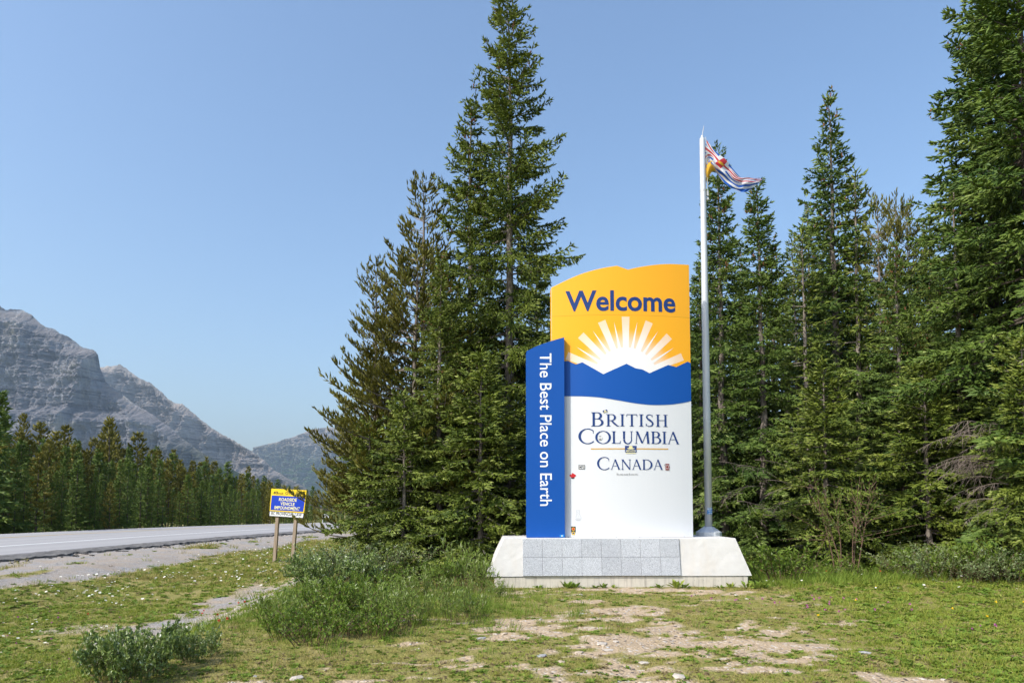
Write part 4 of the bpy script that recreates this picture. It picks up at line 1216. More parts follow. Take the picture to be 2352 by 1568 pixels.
ext = np.concatenate([2 * R3[:1] - R3[1:2], R3, 2 * R3[-1:] - R3[-2:-1]])
for i, t_ in enumerate(tt):
    k = k0[i]; f = (t_ - ts[k]) / (ts[k + 1] - ts[k])
    p0, p1, p2, p3 = ext[k], ext[k + 1], ext[k + 2], ext[k + 3]
    grid3[i] = .5 * (2 * p1 + (p2 - p0) * f + (2 * p0 - 5 * p1 + 4 * p2 - p3) * f * f + (3 * p1 - p0 - 3 * p2 + p3) * f ** 3)
ss, tq = np.meshgrid((np.arange(NS) + .5) / NS, (np.arange(NT) + .5) / NT)
grid3[:, :, 1] += (.012 * np.sin(np.linspace(0, 1, NS + 1)[None] * 38 + np.linspace(0, 1, NT + 1)[:, None] * 9)) * np.linspace(0, 1, NS + 1)[None]
# design: 0 blue, 1 white, 2 red, 3 gold
des = np.zeros((NT, NS), int)
SPLIT = .50
ss0 = ss; ss = ss ** .68
u = (ss - .5) * 2 * 2.2; v = (tq / SPLIT - .5) * 2
jack = tq < SPLIT
dg1 = np.abs(u / 2.2 - v) / math.sqrt(2); dg2 = np.abs(u / 2.2 + v) / math.sqrt(2)
jk = np.where((dg1 < .24) | (dg2 < .24), 1, 0)
jk = np.where((dg1 < .09) | (dg2 < .09), 2, jk)
jk = np.where((np.abs(u) < .50) | (np.abs(v) < .38), 1, jk)
jk = np.where((np.abs(u) < .24) | (np.abs(v) < .17), 2, jk)
jk = np.where((np.hypot(u, v * 1.0) < .24), 3, jk)
low = (tq - SPLIT) / (1 - SPLIT)
wv = low + .035 * np.sin(ss * 25)
lw = np.where((np.floor(wv * 4) % 2) == 0, 1, 0)
sa_ = np.arctan2(.60 - low, (ss - .22) * 1.5); sr_ = np.hypot((ss - .22) * 1.5, .60 - low)
lw = np.where((sr_ < .26) | ((low > .55) & (np.abs(ss - .22) < .20)), 3, lw)
lw = np.where((sr_ < .62) & (np.abs(((sa_ / math.pi * 7) % 1) - .5) < .42 * (1.0 - sr_ / .62)), 3, lw)
des = np.where(jack, jk, lw)
ii = np.arange((NT + 1) * (NS + 1)).reshape(NT + 1, NS + 1)
F = np.stack([ii[:-1, :-1], ii[1:, :-1], ii[1:, 1:], ii[:-1, 1:]], -1).reshape(-1, 4)
def cloth(name, col):
    m = plain(name, col, .85, .15, var=.05, scale=3); nt = m.node_tree; b = nt.nodes['Principled BSDF']
    tr = nt.nodes.new('ShaderNodeBsdfTranslucent'); tr.inputs[0].default_value = (*col, 1)
    mx = nt.nodes.new('ShaderNodeMixShader'); mx.inputs[0].default_value = .45
    nt.links.new(b.outputs[0], mx.inputs[1]); nt.links.new(tr.outputs[0], mx.inputs[2]); nt.links.new(mx.outputs[0], nt.nodes['Material Output'].inputs[0])
    return m
fm = [cloth('flag_blue', (.03, .13, .52)), cloth('flag_white', (.80, .80, .82)), cloth('flag_red', (.62, .06, .07)), cloth('flag_gold', (.80, .48, .06))]
flag = mobj('flag', fmesh('flag', grid3, F, fm, des.ravel(), smooth=True))
flag.location = SIGN_O; flag.rotation_euler = (0, 0, YAW)
tag(flag, 'red, white, blue and gold provincial flag blowing from the pole', 'flag')

# ------------------------------------------------------------------ roadside law sign
YR = 26.0
pm = at(661, 1150, YR)
rg = gz(pm.x, YR)
RS_TILT = math.radians(4.2)
rs = thing('roadside_sign', 'leaning yellow, blue and white traffic law sign on two wooden posts', 'sign', (pm.x, YR, 0), math.radians(-6))
RM = Matrix.Rotation(math.radians(-6), 3, 'Z')
def pr(px, py):
    p = RM.inverted() @ (at(px, py, YR) - Vector((pm.x, YR, 0))); return (p.x, p.z)
def quad_sheet(name, cs, lay, mat, parent, thick=.0):
    bm = bmesh.new(); f = bm.faces.new([bm.verts.new((x, -lay * .001, z)) for x, z in cs])
    if thick:
        r = bmesh.ops.extrude_face_region(bm, geom=[f])
        for g in r['geom']:
            if isinstance(g, bmesh.types.BMVert): g.co.y += thick
        return bmobj(name, bm, mat, parent)
    face_cam(bm); me = bpy.data.meshes.new(name); bm.to_mesh(me); bm.free(); me.materials.append(mat)
    return mobj(name, me, parent)
def zi(x, y): return pr(516.8 + x * .27474, 890 + y * .27474)
M['rs_yellow'] = plain('road_sign_yellow', (.86, .60, .02), .45, .3, var=.05); M['rs_blue'] = plain('road_sign_blue', (.006, .045, .46), .45, .3, var=.05); M['rs_white'] = plain('road_sign_white', (.76, .77, .78), .45, .3, var=.04); M['rs_black'] = plain('road_sign_black', (.03, .03, .03), .5, .3)
yp = quad_sheet('yellow_board', [zi(381, 842), zi(688, 857), zi(667, 1046), zi(365, 1028)], 0, M['rs_yellow'], rs, .02)
quad_sheet('blue_field', [zi(385, 898), zi(677, 915), zi(659, 1036), zi(373, 1020)], 3, M['rs_blue'], yp)
wp = quad_sheet('white_tab', [zi(364, 1029), zi(667, 1047), zi(661, 1090), zi(360, 1073)], 1, M['rs_black'], rs, .02)
quad_sheet('white_field', [zi(369, 1033), zi(662, 1051), zi(657, 1086), zi(365, 1069)], 4, M['rs_white'], wp)
def rs_text(s, p0, p1, ht, mat, parent, offset=.0, lay=6, spacing=1.):
    """text along the leaning baseline p0 -> p1 (enlarged pixels), ht pixels high"""
    a = Vector(zi(*p0)); b = Vector(zi(*p1)); up = Vector(zi(p0[0] + (p1[1] - p0[1]) / (p1[0] - p0[0]) * ht + ht * .10, p0[1] - ht)) - a
    me, co = text_mesh(s, offset, spacing); mn, mx = co.min(0), co.max(0)
    u = (co[:, 0] - mn[0]) / (mx[0] - mn[0]); v = co[:, 1] / mx[1]
    X = a.x + (b.x - a.x) * u + up.x * v; Z = a.y + (b.y - a.y) * u + up.y * v
    me.vertices.foreach_set('co', np.stack([X, np.full(len(X), -lay * .001), Z], 1).astype(np.float32).ravel()); me.update(); me.materials.clear(); me.materials.append(mat)
    mobj('lettering', me, parent)
rs_text('40', (396, 887), (436, 889), 24, M['rs_black'], yp, .012); rs_text('km/h', (436, 889), (484, 892), 17, M['rs_black'], yp); rs_text('OVER LIMIT', (503, 892), (668, 893), 24, M['rs_black'], yp, .008)
M['rs_cream'] = plain('road_sign_cream', (.84, .78, .42), .45, .3, var=.03)
rs_text('ROADSIDE', (447, 944), (602, 951), 26, M['rs_cream'], yp, .018); rs_text('VEHICLE', (459, 979), (583, 987), 26, M['rs_cream'], yp, .018); rs_text('IMPOUNDMENT', (407, 1011), (629, 1025), 26, M['rs_cream'], yp, .018)
rs_text('BC PROVINCIAL LAW', (379, 1059), (645, 1075), 24, M['rs_black'], wp, .01, lay=8)
def wood_mat():
    m, nt, b = newmat('weathered_post_wood'); setp(b, .85, .15)
    n = ntex(nt, objco(nt, (12, 12, .7)), 3, 6, .6)
    nt.links.new(mixc(nt, maprange(nt, n, .3, .7), (.20, .145, .10), (.42, .34, .26)), b.inputs['Base Color']); bump(nt, b, n, .5, .01)
    return m
M['post'] = wood_mat()
for top, bot in (((437, 1078), (405, 1386)), ((598, 1090), (560, 1436))):
    a = zi(top[0], top[1] - 120); b2 = zi(*bot)
    bm = bmesh.new(); w = .058
    lo = Vector((b2[0], .09, b2[1] - .5)); d = (Vector((a[0], .09, a[1])) - Vector((b2[0], .09, b2[1])))
    lo = Vector((b2[0], .09, b2[1])) - d * (.35 / d.length); hi = Vector((a[0], .09, a[1]))
    vs = []
    for c in (lo, hi): vs.append([bm.verts.new(c + Vector((sx * w, sy * w, 0))) for sx, sy in ((-1, -1), (1, -1), (1, 1), (-1, 1))])
    for k in range(4): bm.faces.new((vs[0][k], vs[0][(k + 1) % 4], vs[1][(k + 1) % 4], vs[1][k]))
    bm.faces.new(vs[0][::-1]); bm.faces.new(vs[1])
    bmobj('post', bm, M['post'], rs)

# small diamond marker at the far bend
YD = 72.0
pd_ = at(741, 1203, YD)
dm = thing('road_marker_sign', 'small diamond road sign seen from behind at the far bend', 'sign', (pd_.x, YD, 0))
hz = at(741, 1181, YD).z
V, F = tubes([([(0, 0, -.6), (0, 0, hz - .05), (.06, 0, hz), (.36, 0, hz)], .035)], 6); mobj('post', fmesh('marker_post', V, F, M['alu']), dm)
bm = bmesh.new(); cz = at(749, 1187, YD).z; s_ = .30
bm_box(bm, (.40, .03, cz), (s_ * 1.25, .02, s_ * 1.25), Matrix.Rotation(math.radians(45), 3, 'Y')); bmobj('plate', bm, M['alu'], dm)
# ------------------------------------------------------------------ shrubs
def leaves(P, D, L, W, rng):
    """folded diamond leaves: 4 verts, 2 triangles"""
    N = len(P)
    A = unit(np.cross(D, rng.normal(0, 1, (N, 3)) + np.array([0, 0, .4])))
    V = np.empty((N, 4, 3))
    V[:, 0] = P; V[:, 2] = P + D * L[:, None]
    Nn = np.cross(D, A)
    mid = P + D * (L * .45)[:, None] + Nn * (W * .25)[:, None]
    V[:, 1] = mid + A * W[:, None] / 2; V[:, 3] = mid - A * W[:, None] / 2
    F = (np.arange(N)[:, None, None] * 4 + np.array([[0, 1, 2], [0, 2, 3]])[None]).reshape(-1, 3)
    return V.reshape(-1, 3), F

def shrub(seed, h, r, nst, nl, ll, lw, upright=.8, branch=3, stem_r=.006, low=.15, bs=.6):
    rng = np.random.default_rng(seed)
    paths = []; P = []; D = []
    for i in range(nst):
        a = rng.random() * 6.283; b0 = np.array([math.cos(a), math.sin(a), 0]) * r * bs * math.sqrt(rng.random())
        out = np.array([math.cos(a), math.sin(a), 0])
        hh = h * rng.uniform(.55, 1.05); sp = r * rng.uniform(.3, 1.0) * (1.15 - upright * .5)
        S = np.linspace(0, 1, 6)
        ax = b0 + np.outer(S ** 1.3 * sp, out) + np.outer(S * hh - .12 * hh * S ** 2 * (1 - upright), [0, 0, 1]) + np.cumsum(rng.normal(0, .018 * h, (6, 3)), 0) * S[:, None]
        paths.append((ax, stem_r * (1.2 - S)))
        axes = [ax]
        for k in range(branch):
            s = rng.uniform(.3, .85); p = np.array([np.interp(s, S, ax[:, q]) for q in range(3)])
            d = unit(out * rng.uniform(.1, .8) + rng.normal(0, .5, 3) + np.array([0, 0, upright])); Lb = hh * (1 - s) * rng.uniform(.5, .9) + .05
            bx = p + np.outer(np.linspace(0, 1, 4) * Lb, d); paths.append((bx, stem_r * .6 * np.linspace(1, .3, 4))); axes.append(bx)
        for bx in axes:
            n = max(3, int(nl * np.linalg.norm(bx[-1] - bx[0]) / h / (1 + branch * .3)))
            s = rng.uniform(low if bx is ax else .1, 1, n) ** .8; q = np.linspace(0, 1, len(bx))
            p = np.stack([np.interp(s, q, bx[:, c]) for c in range(3)], 1)
            t = unit(bx[-1] - bx[0])
            P.append(p); D.append(unit(t * .7 * upright + rng.normal(0, .55, (n, 3)) + np.array([0, 0, .25])))
    P = np.concatenate(P); D = np.concatenate(D); N = len(P)
    L = ll * rng.uniform(.6, 1.25, N); W = L * lw
    V, F = leaves(P, D, L, W, rng)
    var = np.repeat(np.clip(rng.normal(.45, .27, N) + .25 * (P[:, 2] / h - .5), 0, 1), 4)
    return tubes(paths, 4), (V, F, var)

M['willow'] = foliage('willow_leaf', (.100, .170, .024), (.330, .420, .090), tip=(.45, .50, .25), rough=.4, spec=.4, transl=.45)
M['buffalo'] = foliage('dark_glossy_leaf', (.085, .150, .028), (.300, .370, .110), tip=(.52, .57, .38), rough=.33, spec=.5, transl=.15)  # tip here is a painted glint: pale colour on the lightest leaves
M['greybush'] = foliage('grey_green_leaf', (.085, .130, .040), (.26, .32, .120), tip=(.32, .35, .23), rough=.45, spec=.4, transl=.2)
M['birch'] = foliage('fresh_green_leaf', (.065, .130, .012), (.25, .34, .050), rough=.4, spec=.35, transl=.35)
M['stem'] = plain('shrub_stem', (.13, .085, .055), .8, .2, var=.3)
M['stem_red'] = plain('reddish_stem', (.17, .105, .075), .7, .2, var=.3)
SH = {}
def sproto(key, leafm, stemm, *a, **k):
    (sv, sf), (V, F, var) = shrub(*a, **k)
    SH[key] = (fmesh(key + '_stems', sv, sf, stemm), fmesh(key + '_leaves', V, F, leafm, attrs={'var': var}), a[1])
sproto('will0', M['willow'], M['stem'], 1, .95, .45, 20, 34, .125, .24, upright=1.0, branch=2)
sproto('will1', M['willow'], M['stem'], 2, .75, .50, 20, 34, .115, .25, upright=.95, branch=2)
sproto('will2', M['birch'], M['stem'], 3, .60, .50, 30, 44, .065, .42, upright=.8, branch=2)
sproto('buff0', M['buffalo'], M['stem'], 4, .75, .75, 55, 150, .074, .55, upright=.6, branch=4, bs=.85, low=.02)
sproto('buff1', M['buffalo'], M['stem'], 5, .80, .80, 50, 140, .068, .55, upright=.6, branch=4, bs=.85, low=.02)
sproto('grey0', M['greybush'], M['stem'], 6, .85, .95, 56, 80, .055, .48, upright=.55, branch=4, bs=.85, low=.05)
sproto('tallw', M['birch'], M['stem_red'], 9, 2.6, 1.1, 6, 240, .065, .42, upright=.75, branch=14, stem_r=.010, low=.25, bs=.3)
sproto('low0', M['birch'], M['stem'], 8, .40, .45, 22, 20, .055, .45, upright=.7, branch=2)
def bush(key, name, label, cat, px, py, Y=None, h=None, rz=0., group=None, wide=1.0, z0=None):
    """bush rooted where the picture shows its foot"""
    if Y is None:
        z = 0.
        for _ in range(8):
            d = ray(px, py); Y = d.y * (z - EYE) / d.z; x = d.x * Y / d.y; z = gz(x, Y)
    x = at(px, py, Y).x; z = gz(x, Y)
    st, lf, H = SH[key]; k = (h or H) / H
    t = thing(name, label, cat, (x, Y, z - .02), rz, group, (k * wide, k * wide, k))
    mobj('stems', st, t)['kind'] = 'stuff'; mobj('foliage', lf, t)['kind'] = 'stuff'
    return t
rs_ = random.Random(8)
WG = 'leafy willows in the thicket left of the plinth'
wl = [(1128, 1370, .45), (1100, 1362, .80), (1060, 1345, .95), (1010, 1352, .85), (1070, 1388, .75), (1020, 1395, .85), (965, 1375, .85), (920, 1365, .8), (975, 1415, .7), (1085, 1420, .55), (905, 1405, .75), (860, 1390, .8), (1035, 1428, .45), (935, 1436, .55), (870, 1428, .6), (820, 1415, .65), (790, 1385, .7), (1140, 1372, .35), (1000, 1335, .9), (950, 1330, .7)]
for k, (px, py, h) in enumerate(wl):
    bush(['will0', 'will1', 'will0', 'will2'][k % 4], 'willow_shrub', 'upright leafy willow in the thicket beside the plinth', 'shrub', px, py, None, h * rs_.uniform(.45, 1.0), rs_.uniform(0, 6), WG, rs_.uniform(.7, 1.0))
for k, (px, py, h) in enumerate([(760, 1425, .6), (735, 1400, .55), (700, 1450, .45), (665, 1465, .42), (640, 1440, .45), (720, 1475, .40), (790, 1460, .45), (690, 1420, .5), (850, 1460, .40), (890, 1455, .35)]):
    bush(['will2', 'will1', 'low0'][k % 3], 'willow_shrub', ['low bright green shrub on the bank edge, nearest the willow thicket', 'low shrub at the head of the gravel bank', 'low shrub at the bare dirt below the bank edge', 'leftmost low shrub, nearest the bottom of the bank edge', 'low shrub halfway along the gravel bank edge', 'low shrub alone in front of the bank edge row', 'low shrub in front of the thicket\'s left end', 'low shrub on the bank edge beside the gravel', 'small front shrub below the thicket, left one of two', 'small front shrub below the thicket, right one of two'][k], 'shrub', px, py, None, h, rs_.uniform(0, 6), 'low shrubs along the bank edge')
bush('buff0', 'buffaloberry_bush', 'dark glossy-leaved bush at the bottom left of the picture', 'bush', 300, 1555, None, .50, .4, wide=.70)
bush('buff1', 'buffaloberry_bush', 'small dark bush right beside the bottom left bush', 'bush', 440, 1510, None, .34, 2.0, wide=.75)
bush('buff1', 'buffaloberry_bush', 'dark glossy bush at the bank top between gravel and willows', 'bush', 770, 1350, None, .75, 3.0, wide=.9)
bush('grey0', 'buffaloberry_bush', 'grey-green bush under the pine boughs beside the meadow', 'bush', 835, 1310, 15.6, .95, 1.2, wide=1.1)
bush('grey0', 'buffaloberry_bush', 'grey-green bush tucked behind the dark bank-top bush', 'bush', 775, 1322, 15.0, .8, 4.2, wide=.9)
bush('will2', 'willow_shrub', 'yellow-green low shrub below the grey-green bush', 'shrub', 890, 1330, 14.6, .5, 1.0, wide=1.3)
bush('will2', 'willow_shrub', 'small sprig growing alone on the gravel bank', 'shrub', 610, 1408, None, .30, 2.2, wide=.7)
# right of the plinth
bush('will2', 'willow_shrub', 'round green shrub dotted with red flowers right of the plinth', 'shrub', 1795, 1318, 15.6, .85, 1.5, wide=1.2)
bush('tallw', 'willow_shrub', 'tall red-stemmed willow with bare arching stems at the forest edge', 'shrub', 1950, 1262, 16.6, 3.1, 1.1)
bush('low0', 'willow_shrub', 'low shrub at the foot of the red-stemmed willow', 'shrub', 1880, 1275, 16.4, .55, .3, wide=1.2)
bush('low0', 'willow_shrub', 'low shrub just right of the red-stemmed willow', 'shrub', 2000, 1275, 16.4, .45, 3.3, wide=1.3)
for k, (px, py, Y, h) in enumerate([(2110, 1262, 15.8, .7), (2160, 1258, 15.6, .85), (2215, 1262, 15.4, .8), (2270, 1268, 15.2, .9), (2325, 1270, 15.0, .85), (2350, 1262, 15.5, 1.0)]):
    bush(['will2', 'grey0', 'will1'][k % 3], 'willow_shrub', ['leftmost', 'second', 'third', 'fourth', 'fifth', 'rightmost'][k] + ' of six low shrubs in front of the dead boughs at right', 'shrub', px, py, Y, h, rs_.uniform(0, 6), 'low shrubs below the dead boughs', wide=1.1)

# dead grey boughs of the right-hand spruce
rng = np.random.default_rng(77)
paths = []
for k in range(34):
    o0 = at(rng.uniform(2240, 2380), rng.uniform(960, 1190), 15.9 + rng.uniform(-.3, .5)); o0 = np.array(o0)
    dirx = rng.choice([-1, -1, -1, 1]); Lb = rng.uniform(.7, 1.7)
    S = np.linspace(0, 1, 7)
    ax = o0 + np.stack([dirx * Lb * S, -.5 * Lb * S * rng.uniform(-.2, 1), Lb * (.18 * S - .42 * S ** 2)], 1)
    paths.append((ax, .013 * (1.1 - S)))
    for q in range(int(Lb * 16)):
        s = rng.uniform(.15, 1); p = np.array([np.interp(s, S, ax[:, c]) for c in range(3)])
        d = unit(np.array([dirx * .55, rng.normal(0, .45), -.55]) + rng.normal(0, .25, 3)); l = rng.uniform(.2, .55) * (1.2 - s)
        tt_ = np.linspace(0, 1, 5)
        tw = p + np.outer(tt_ * l, d) + np.outer(tt_ ** 2 * l * .35, [0, 0, -1])
        paths.append((tw, .0055 * (1.1 - tt_)))
V, F = tubes(paths, 3)
org = at(2300, 1200, 15.9); org.z = gz(org.x, 15.9)
db = thing('dead_boughs', 'tangle of drooping dead grey spruce boughs at the right edge', 'dead branches', org)
mobj('twigs', fmesh('dead_boughs', V - np.array(org), F, M['dead']), db)['kind'] = 'stuff'
paths = []
for k in range(40):
    px = rng.choice([rng.uniform(1640, 1820), rng.uniform(2030, 2200), rng.uniform(1000, 1190)])
    o0 = np.array(at(px, rng.uniform(1050, 1220), 18.6 + rng.uniform(-.5, .5))); l = rng.uniform(.5, 1.1); a = rng.choice([-1, 1])
    S = np.linspace(0, 1, 5); ax = o0 + np.stack([a * l * S, -.3 * l * S, -.3 * l * S ** 2], 1); paths.append((ax, .010 * (1.1 - S)))
    for q in range(8):
        s = rng.uniform(.2, 1); p = np.array([np.interp(s, S, ax[:, c]) for c in range(3)]); d = unit(np.array([a * .5, rng.normal(0, .4), -.5]) + rng.normal(0, .3, 3))
        paths.append((p + np.outer(np.linspace(0, 1, 3) * rng.uniform(.15, .4), d), .004))
V, F = tubes(paths, 3)
o = mobj('undergrowth_twigs', fmesh('undergrowth_twigs', V, F, M['dead'])); tag(o, 'thin dead twigs in the shade under the conifers', 'twigs', kind='stuff')

# ------------------------------------------------------------------ scattered cover: grass, weeds, flowers, gravel
def scatter(name, pts, rot, scl, idx, protos, label, parent=None):
    """one object: points carry turn, size and kind; geometry nodes set the tufts on them"""
    me = bpy.data.meshes.new(name); me.vertices.add(len(pts)); me.vertices.foreach_set('co', np.asarray(pts, np.float32).ravel())
    a = me.attributes.new('rot', 'FLOAT_VECTOR', 'POINT'); a.data.foreach_set('vector', np.asarray(rot, np.float32).ravel())
    a = me.attributes.new('scl', 'FLOAT', 'POINT'); a.data.foreach_set('value', np.asarray(scl, np.float32))
    a = me.attributes.new('idx', 'INT', 'POINT'); a.data.foreach_set('value', np.asarray(idx, np.int32))
    o = mobj(name, me)
    ng = bpy.data.node_groups.new(name, 'GeometryNodeTree')
    ng.interface.new_socket('Geometry', in_out='INPUT', socket_type='NodeSocketGeometry'); ng.interface.new_socket('Geometry', in_out='OUTPUT', socket_type='NodeSocketGeometry')
    N = ng.nodes; Lk = ng.links
    gi = N.new('NodeGroupInput'); go = N.new('NodeGroupOutput')
    join = N.new('GeometryNodeJoinGeometry')
    def na(nm, dt):
        n = N.new('GeometryNodeInputNamedAttribute'); n.data_type = dt; n.inputs[0].default_value = nm; return n.outputs[0]
    r_, s_, i_ = na('rot', 'FLOAT_VECTOR'), na('scl', 'FLOAT'), na('idx', 'INT')
    e2r = N.new('FunctionNodeEulerToRotation'); Lk.new(r_, e2r.inputs[0])
    for k, po in enumerate(protos):
        oi = N.new('GeometryNodeObjectInfo'); oi.inputs[0].default_value = po; oi.inputs['As Instance'].default_value = True
        cmp = N.new('FunctionNodeCompare'); cmp.data_type = 'INT'; cmp.operation = 'EQUAL'; Lk.new(i_, cmp.inputs[2]); cmp.inputs[3].default_value = k
        iop = N.new('GeometryNodeInstanceOnPoints')
        Lk.new(gi.outputs[0], iop.inputs['Points']); Lk.new(cmp.outputs[0], iop.inputs['Selection']); Lk.new(oi.outputs['Geometry'], iop.inputs['Instance'])
        Lk.new(e2r.outputs[0], iop.inputs['Rotation']); Lk.new(s_, iop.inputs['Scale'])
        Lk.new(iop.outputs[0], join.inputs[0])
    Lk.new(join.outputs[0], go.inputs[0])
    md = o.modifiers.new('scatter', 'NODES'); md.node_group = ng
    tag(o, label, kind='stuff')
    return o

def grass_mat(name, cols, rough=.6, transl=.3):
    m, nt, b = newmat(name); setp(b, rough, .2)
    oi = nt.nodes.new('ShaderNodeObjectInfo'); v = attr(nt, 'var')
    r = nt.nodes.new('ShaderNodeValToRGB'); r.color_ramp.interpolation = 'LINEAR'
    el = r.color_ramp.elements
    while len(el) < len(cols): el.new(.5)
    for i, c in enumerate(cols): el[i].position = i / (len(cols) - 1); el[i].color = (*c, 1)
    f = mth(nt, 'ADD', mth(nt, 'MULTIPLY', oi.outputs['Random'], .55), mth(nt, 'MULTIPLY', v, .45))
    nt.links.new(f, r.inputs[0]); nt.links.new(r.outputs[0], b.inputs['Base Color'])
    tr = nt.nodes.new('ShaderNodeBsdfTranslucent'); nt.links.new(r.outputs[0], tr.inputs[0])
    mx = nt.nodes.new('ShaderNodeMixShader'); mx.inputs[0].default_value = transl
    nt.links.new(b.outputs[0], mx.inputs[1]); nt.links.new(tr.outputs[0], mx.inputs[2]); nt.links.new(mx.outputs[0], nt.nodes['Material Output'].inputs[0])
    return m
M['g_green'] = grass_mat('green_grass', [(.120, .165, .018), (.225, .270, .035), (.34, .36, .075)])
M['g_dry'] = grass_mat('dry_grass', [(.20, .180, .045), (.34, .295, .095), (.48, .40, .17)])
M['g_leaf'] = grass_mat('low_leaf', [(.080, .150, .016), (.165, .245, .032), (.28, .32, .06)])
M['g_brown'] = grass_mat('dead_leaf', [(.10, .065, .035), (.19, .135, .075), (.26, .20, .12)])
M['petal'] = plain('white_petal', (.80, .80, .76), .6, .2, var=.05); M['pink'] = plain('clover_pink', (.42, .12, .30), .7, .2, var=.2); M['redf'] = plain('red_bract', (.55, .05, .03), .6, .2, var=.2); M['yel'] = plain('yellow_petal', (.80, .55, .02), .6, .2, var=.1)

def tuft(seed, n, h, spread, w, mat, lean=.5, bend=.5):
    rng = np.random.default_rng(seed)
    r = spread * np.sqrt(rng.random(n)); a = rng.random(n) * 6.283
    B = np.stack([r * np.cos(a), r * np.sin(a), np.full(n, -.01)], 1)
    az = a + rng.normal(0, 1.2, n); ln = lean * rng.random(n)
    D = unit(np.stack([np.cos(az) * ln, np.sin(az) * ln, np.ones(n)], 1))
    H = h * rng.uniform(.45, 1.15, n)
    S = unit(np.cross(D, np.array([0, 0, 1.]) + rng.normal(0, .5, (n, 3))))
    Mi = B + D * (H * .55)[:, None]
    Tp = Mi + unit(D + np.stack([np.cos(az), np.sin(az), -.2 * np.ones(n)], 1) * bend * rng.random((n, 1))) * (H * .5)[:, None]
    W = w * rng.uniform(.6, 1.2, n)[:, None] / 2
    V = np.stack([B - S * W, B + S * W, Mi + S * W * .8, Mi - S * W * .8, Tp], 1).reshape(-1, 3)
    F = (np.arange(n)[:, None, None] * 5 + np.array([[0, 1, 2], [0, 2, 3], [3, 2, 4]])[None]).reshape(-1, 3)
    return bpy.data.objects.new('tuft', fmesh('tuft', V, F, mat, attrs={'var': np.repeat(rng.random(n), 5)}))
def rosette(seed, n, l, w, mat, up=.5):
    rng = np.random.default_rng(seed)
    a = rng.random(n) * 6.283
    D = unit(np.stack([np.cos(a), np.sin(a), up * rng.uniform(.2, 1.3, n)], 1))
    P = np.stack([np.cos(a), np.sin(a), np.zeros(n)], 1) * (l * .25 * rng.random((n, 1)))
    L = l * rng.uniform(.6, 1.2, n)
    A = unit(np.cross(D, np.array([0, 0, 1.]) + rng.normal(0, .25, (n, 3))))
    V = np.empty((n, 4, 3)); V[:, 0] = P; V[:, 2] = P + D * L[:, None] - np.array([0, 0, 1.]) * (L * .18)[:, None]
    mid = P + D * (L * .55)[:, None]; V[:, 1] = mid + A * (L * w)[:, None] / 2; V[:, 3] = mid - A * (L * w)[:, None] / 2
    F = (np.arange(n)[:, None, None] * 4 + np.array([[0, 1, 2], [0, 2, 3]])[None]).reshape(-1, 3)
    return bpy.data.objects.new('rosette', fmesh('rosette', V.reshape(-1, 3), F, mat, attrs={'var': np.repeat(rng.random(n), 4)}))

protos = [tuft(1, 20, .06, .085, .0075, M['g_green'], .9, .8), tuft(2, 20, .055, .09, .007, M['g_dry'], 1.2, .9), tuft(3, 18, .085, .08, .006, M['g_green'], .7, .7),
          rosette(4, 12, .06, .45, M['g_leaf']), rosette(5, 16, .05, .55, M['g_leaf'], .8), rosette(6, 9, .06, .35, M['g_brown'], .3), tuft(7, 22, .19, .11, .008, M['g_leaf'], .7, .8), tuft(8, 26, .10, .16, .008, M['g_dry'], .9, .8)]
rng = np.random.default_rng(21)
PTS = []
for (x0, x1, y0, y1, dens) in ((-5.5, 6, 4.4, 7.5, 330), (-8, 8.5, 7.5, 11, 210), (-14, 12.5, 11, 16.5, 110), (-20, 14, 16.5, 24, 48), (-20, 8, 24, 40, 26), (-18, 0, 40, 62, 10)):
    n = int((x1 - x0) * (y1 - y0) * dens)
    PTS.append(np.stack([rng.uniform(x0, x1, n), rng.uniform(y0, y1, n)], 1))
PTS = np.concatenate(PTS)
vis = np.abs(PTS[:, 0]) < PTS[:, 1] * .80 + .6
PTS = PTS[vis]
# nothing grows through the plinth
lp = (PTS - np.array(SIGN_O[:2]))
inb = (lp[:, 0] > fl - .02) & (lp[:, 0] < fr + .02) & (lp[:, 1] - lp[:, 0] * math.tan(YAW) > YF - .02) & (lp[:, 1] < 1.6)
PTS = PTS[~inb]
dd = road_off(PTS[:, 0], PTS[:, 1])
gcov, gvel, lush = cover(PTS[:, 0], PTS[:, 1], dd)
keep = (rng.random(len(PTS)) < np.clip(gcov * 1.0 - .08, .015, 1)) & (dd > R_EDGE + .1)
PTS, gcov, gvel, lush, dd = PTS[keep], gcov[keep], gvel[keep], lush[keep], dd[keep]
n = len(PTS)
Zp = terrain(PTS[:, 0], PTS[:, 1], dd)
patch = fbm(PTS[:, 0] * .7, PTS[:, 1] * .7, 91, 3); patch2 = fbm(PTS[:, 0] * 1.9, PTS[:, 1] * 1.9, 97, 3)
r1 = rng.random(n)
dry = np.clip(.82 - .62 * lush + (patch - .5) * 1.1, .08, .9)
idx = np.where(r1 < dry, 1, 0)
r2 = rng.random(n)
idx = np.where((r2 < .10 + .20 * lush + .35 * sstep(.52, .6, patch2)), np.where(rng.random(n) < .5, 3, 4), idx)
idx = np.where((r2 > .91 - .10 * (1 - lush)), 5, idx)
idx = np.where((r2 > .70) & (r2 < .80) & (lush > .4), 2, idx)
edge_z = np.clip((PTS[:, 1] + (patch - .5) * 5 - 14.6) / 2.2, 0, 1) * (PTS[:, 0] > 4.4) * (PTS[:, 1] < 20)
idx = np.where(rng.random(n) < edge_z * .38, 6, idx)
thk = np.exp(-(((PTS[:, 0] + 2.0) / 2.4) ** 2 + ((PTS[:, 1] - 11.6) / 2.0) ** 2))
idx = np.where(rng.random(n) < thk * .55, 6, idx)
far_ = PTS[:, 1] > 20
idx = np.where(far_ & (idx == 1), 7, idx)
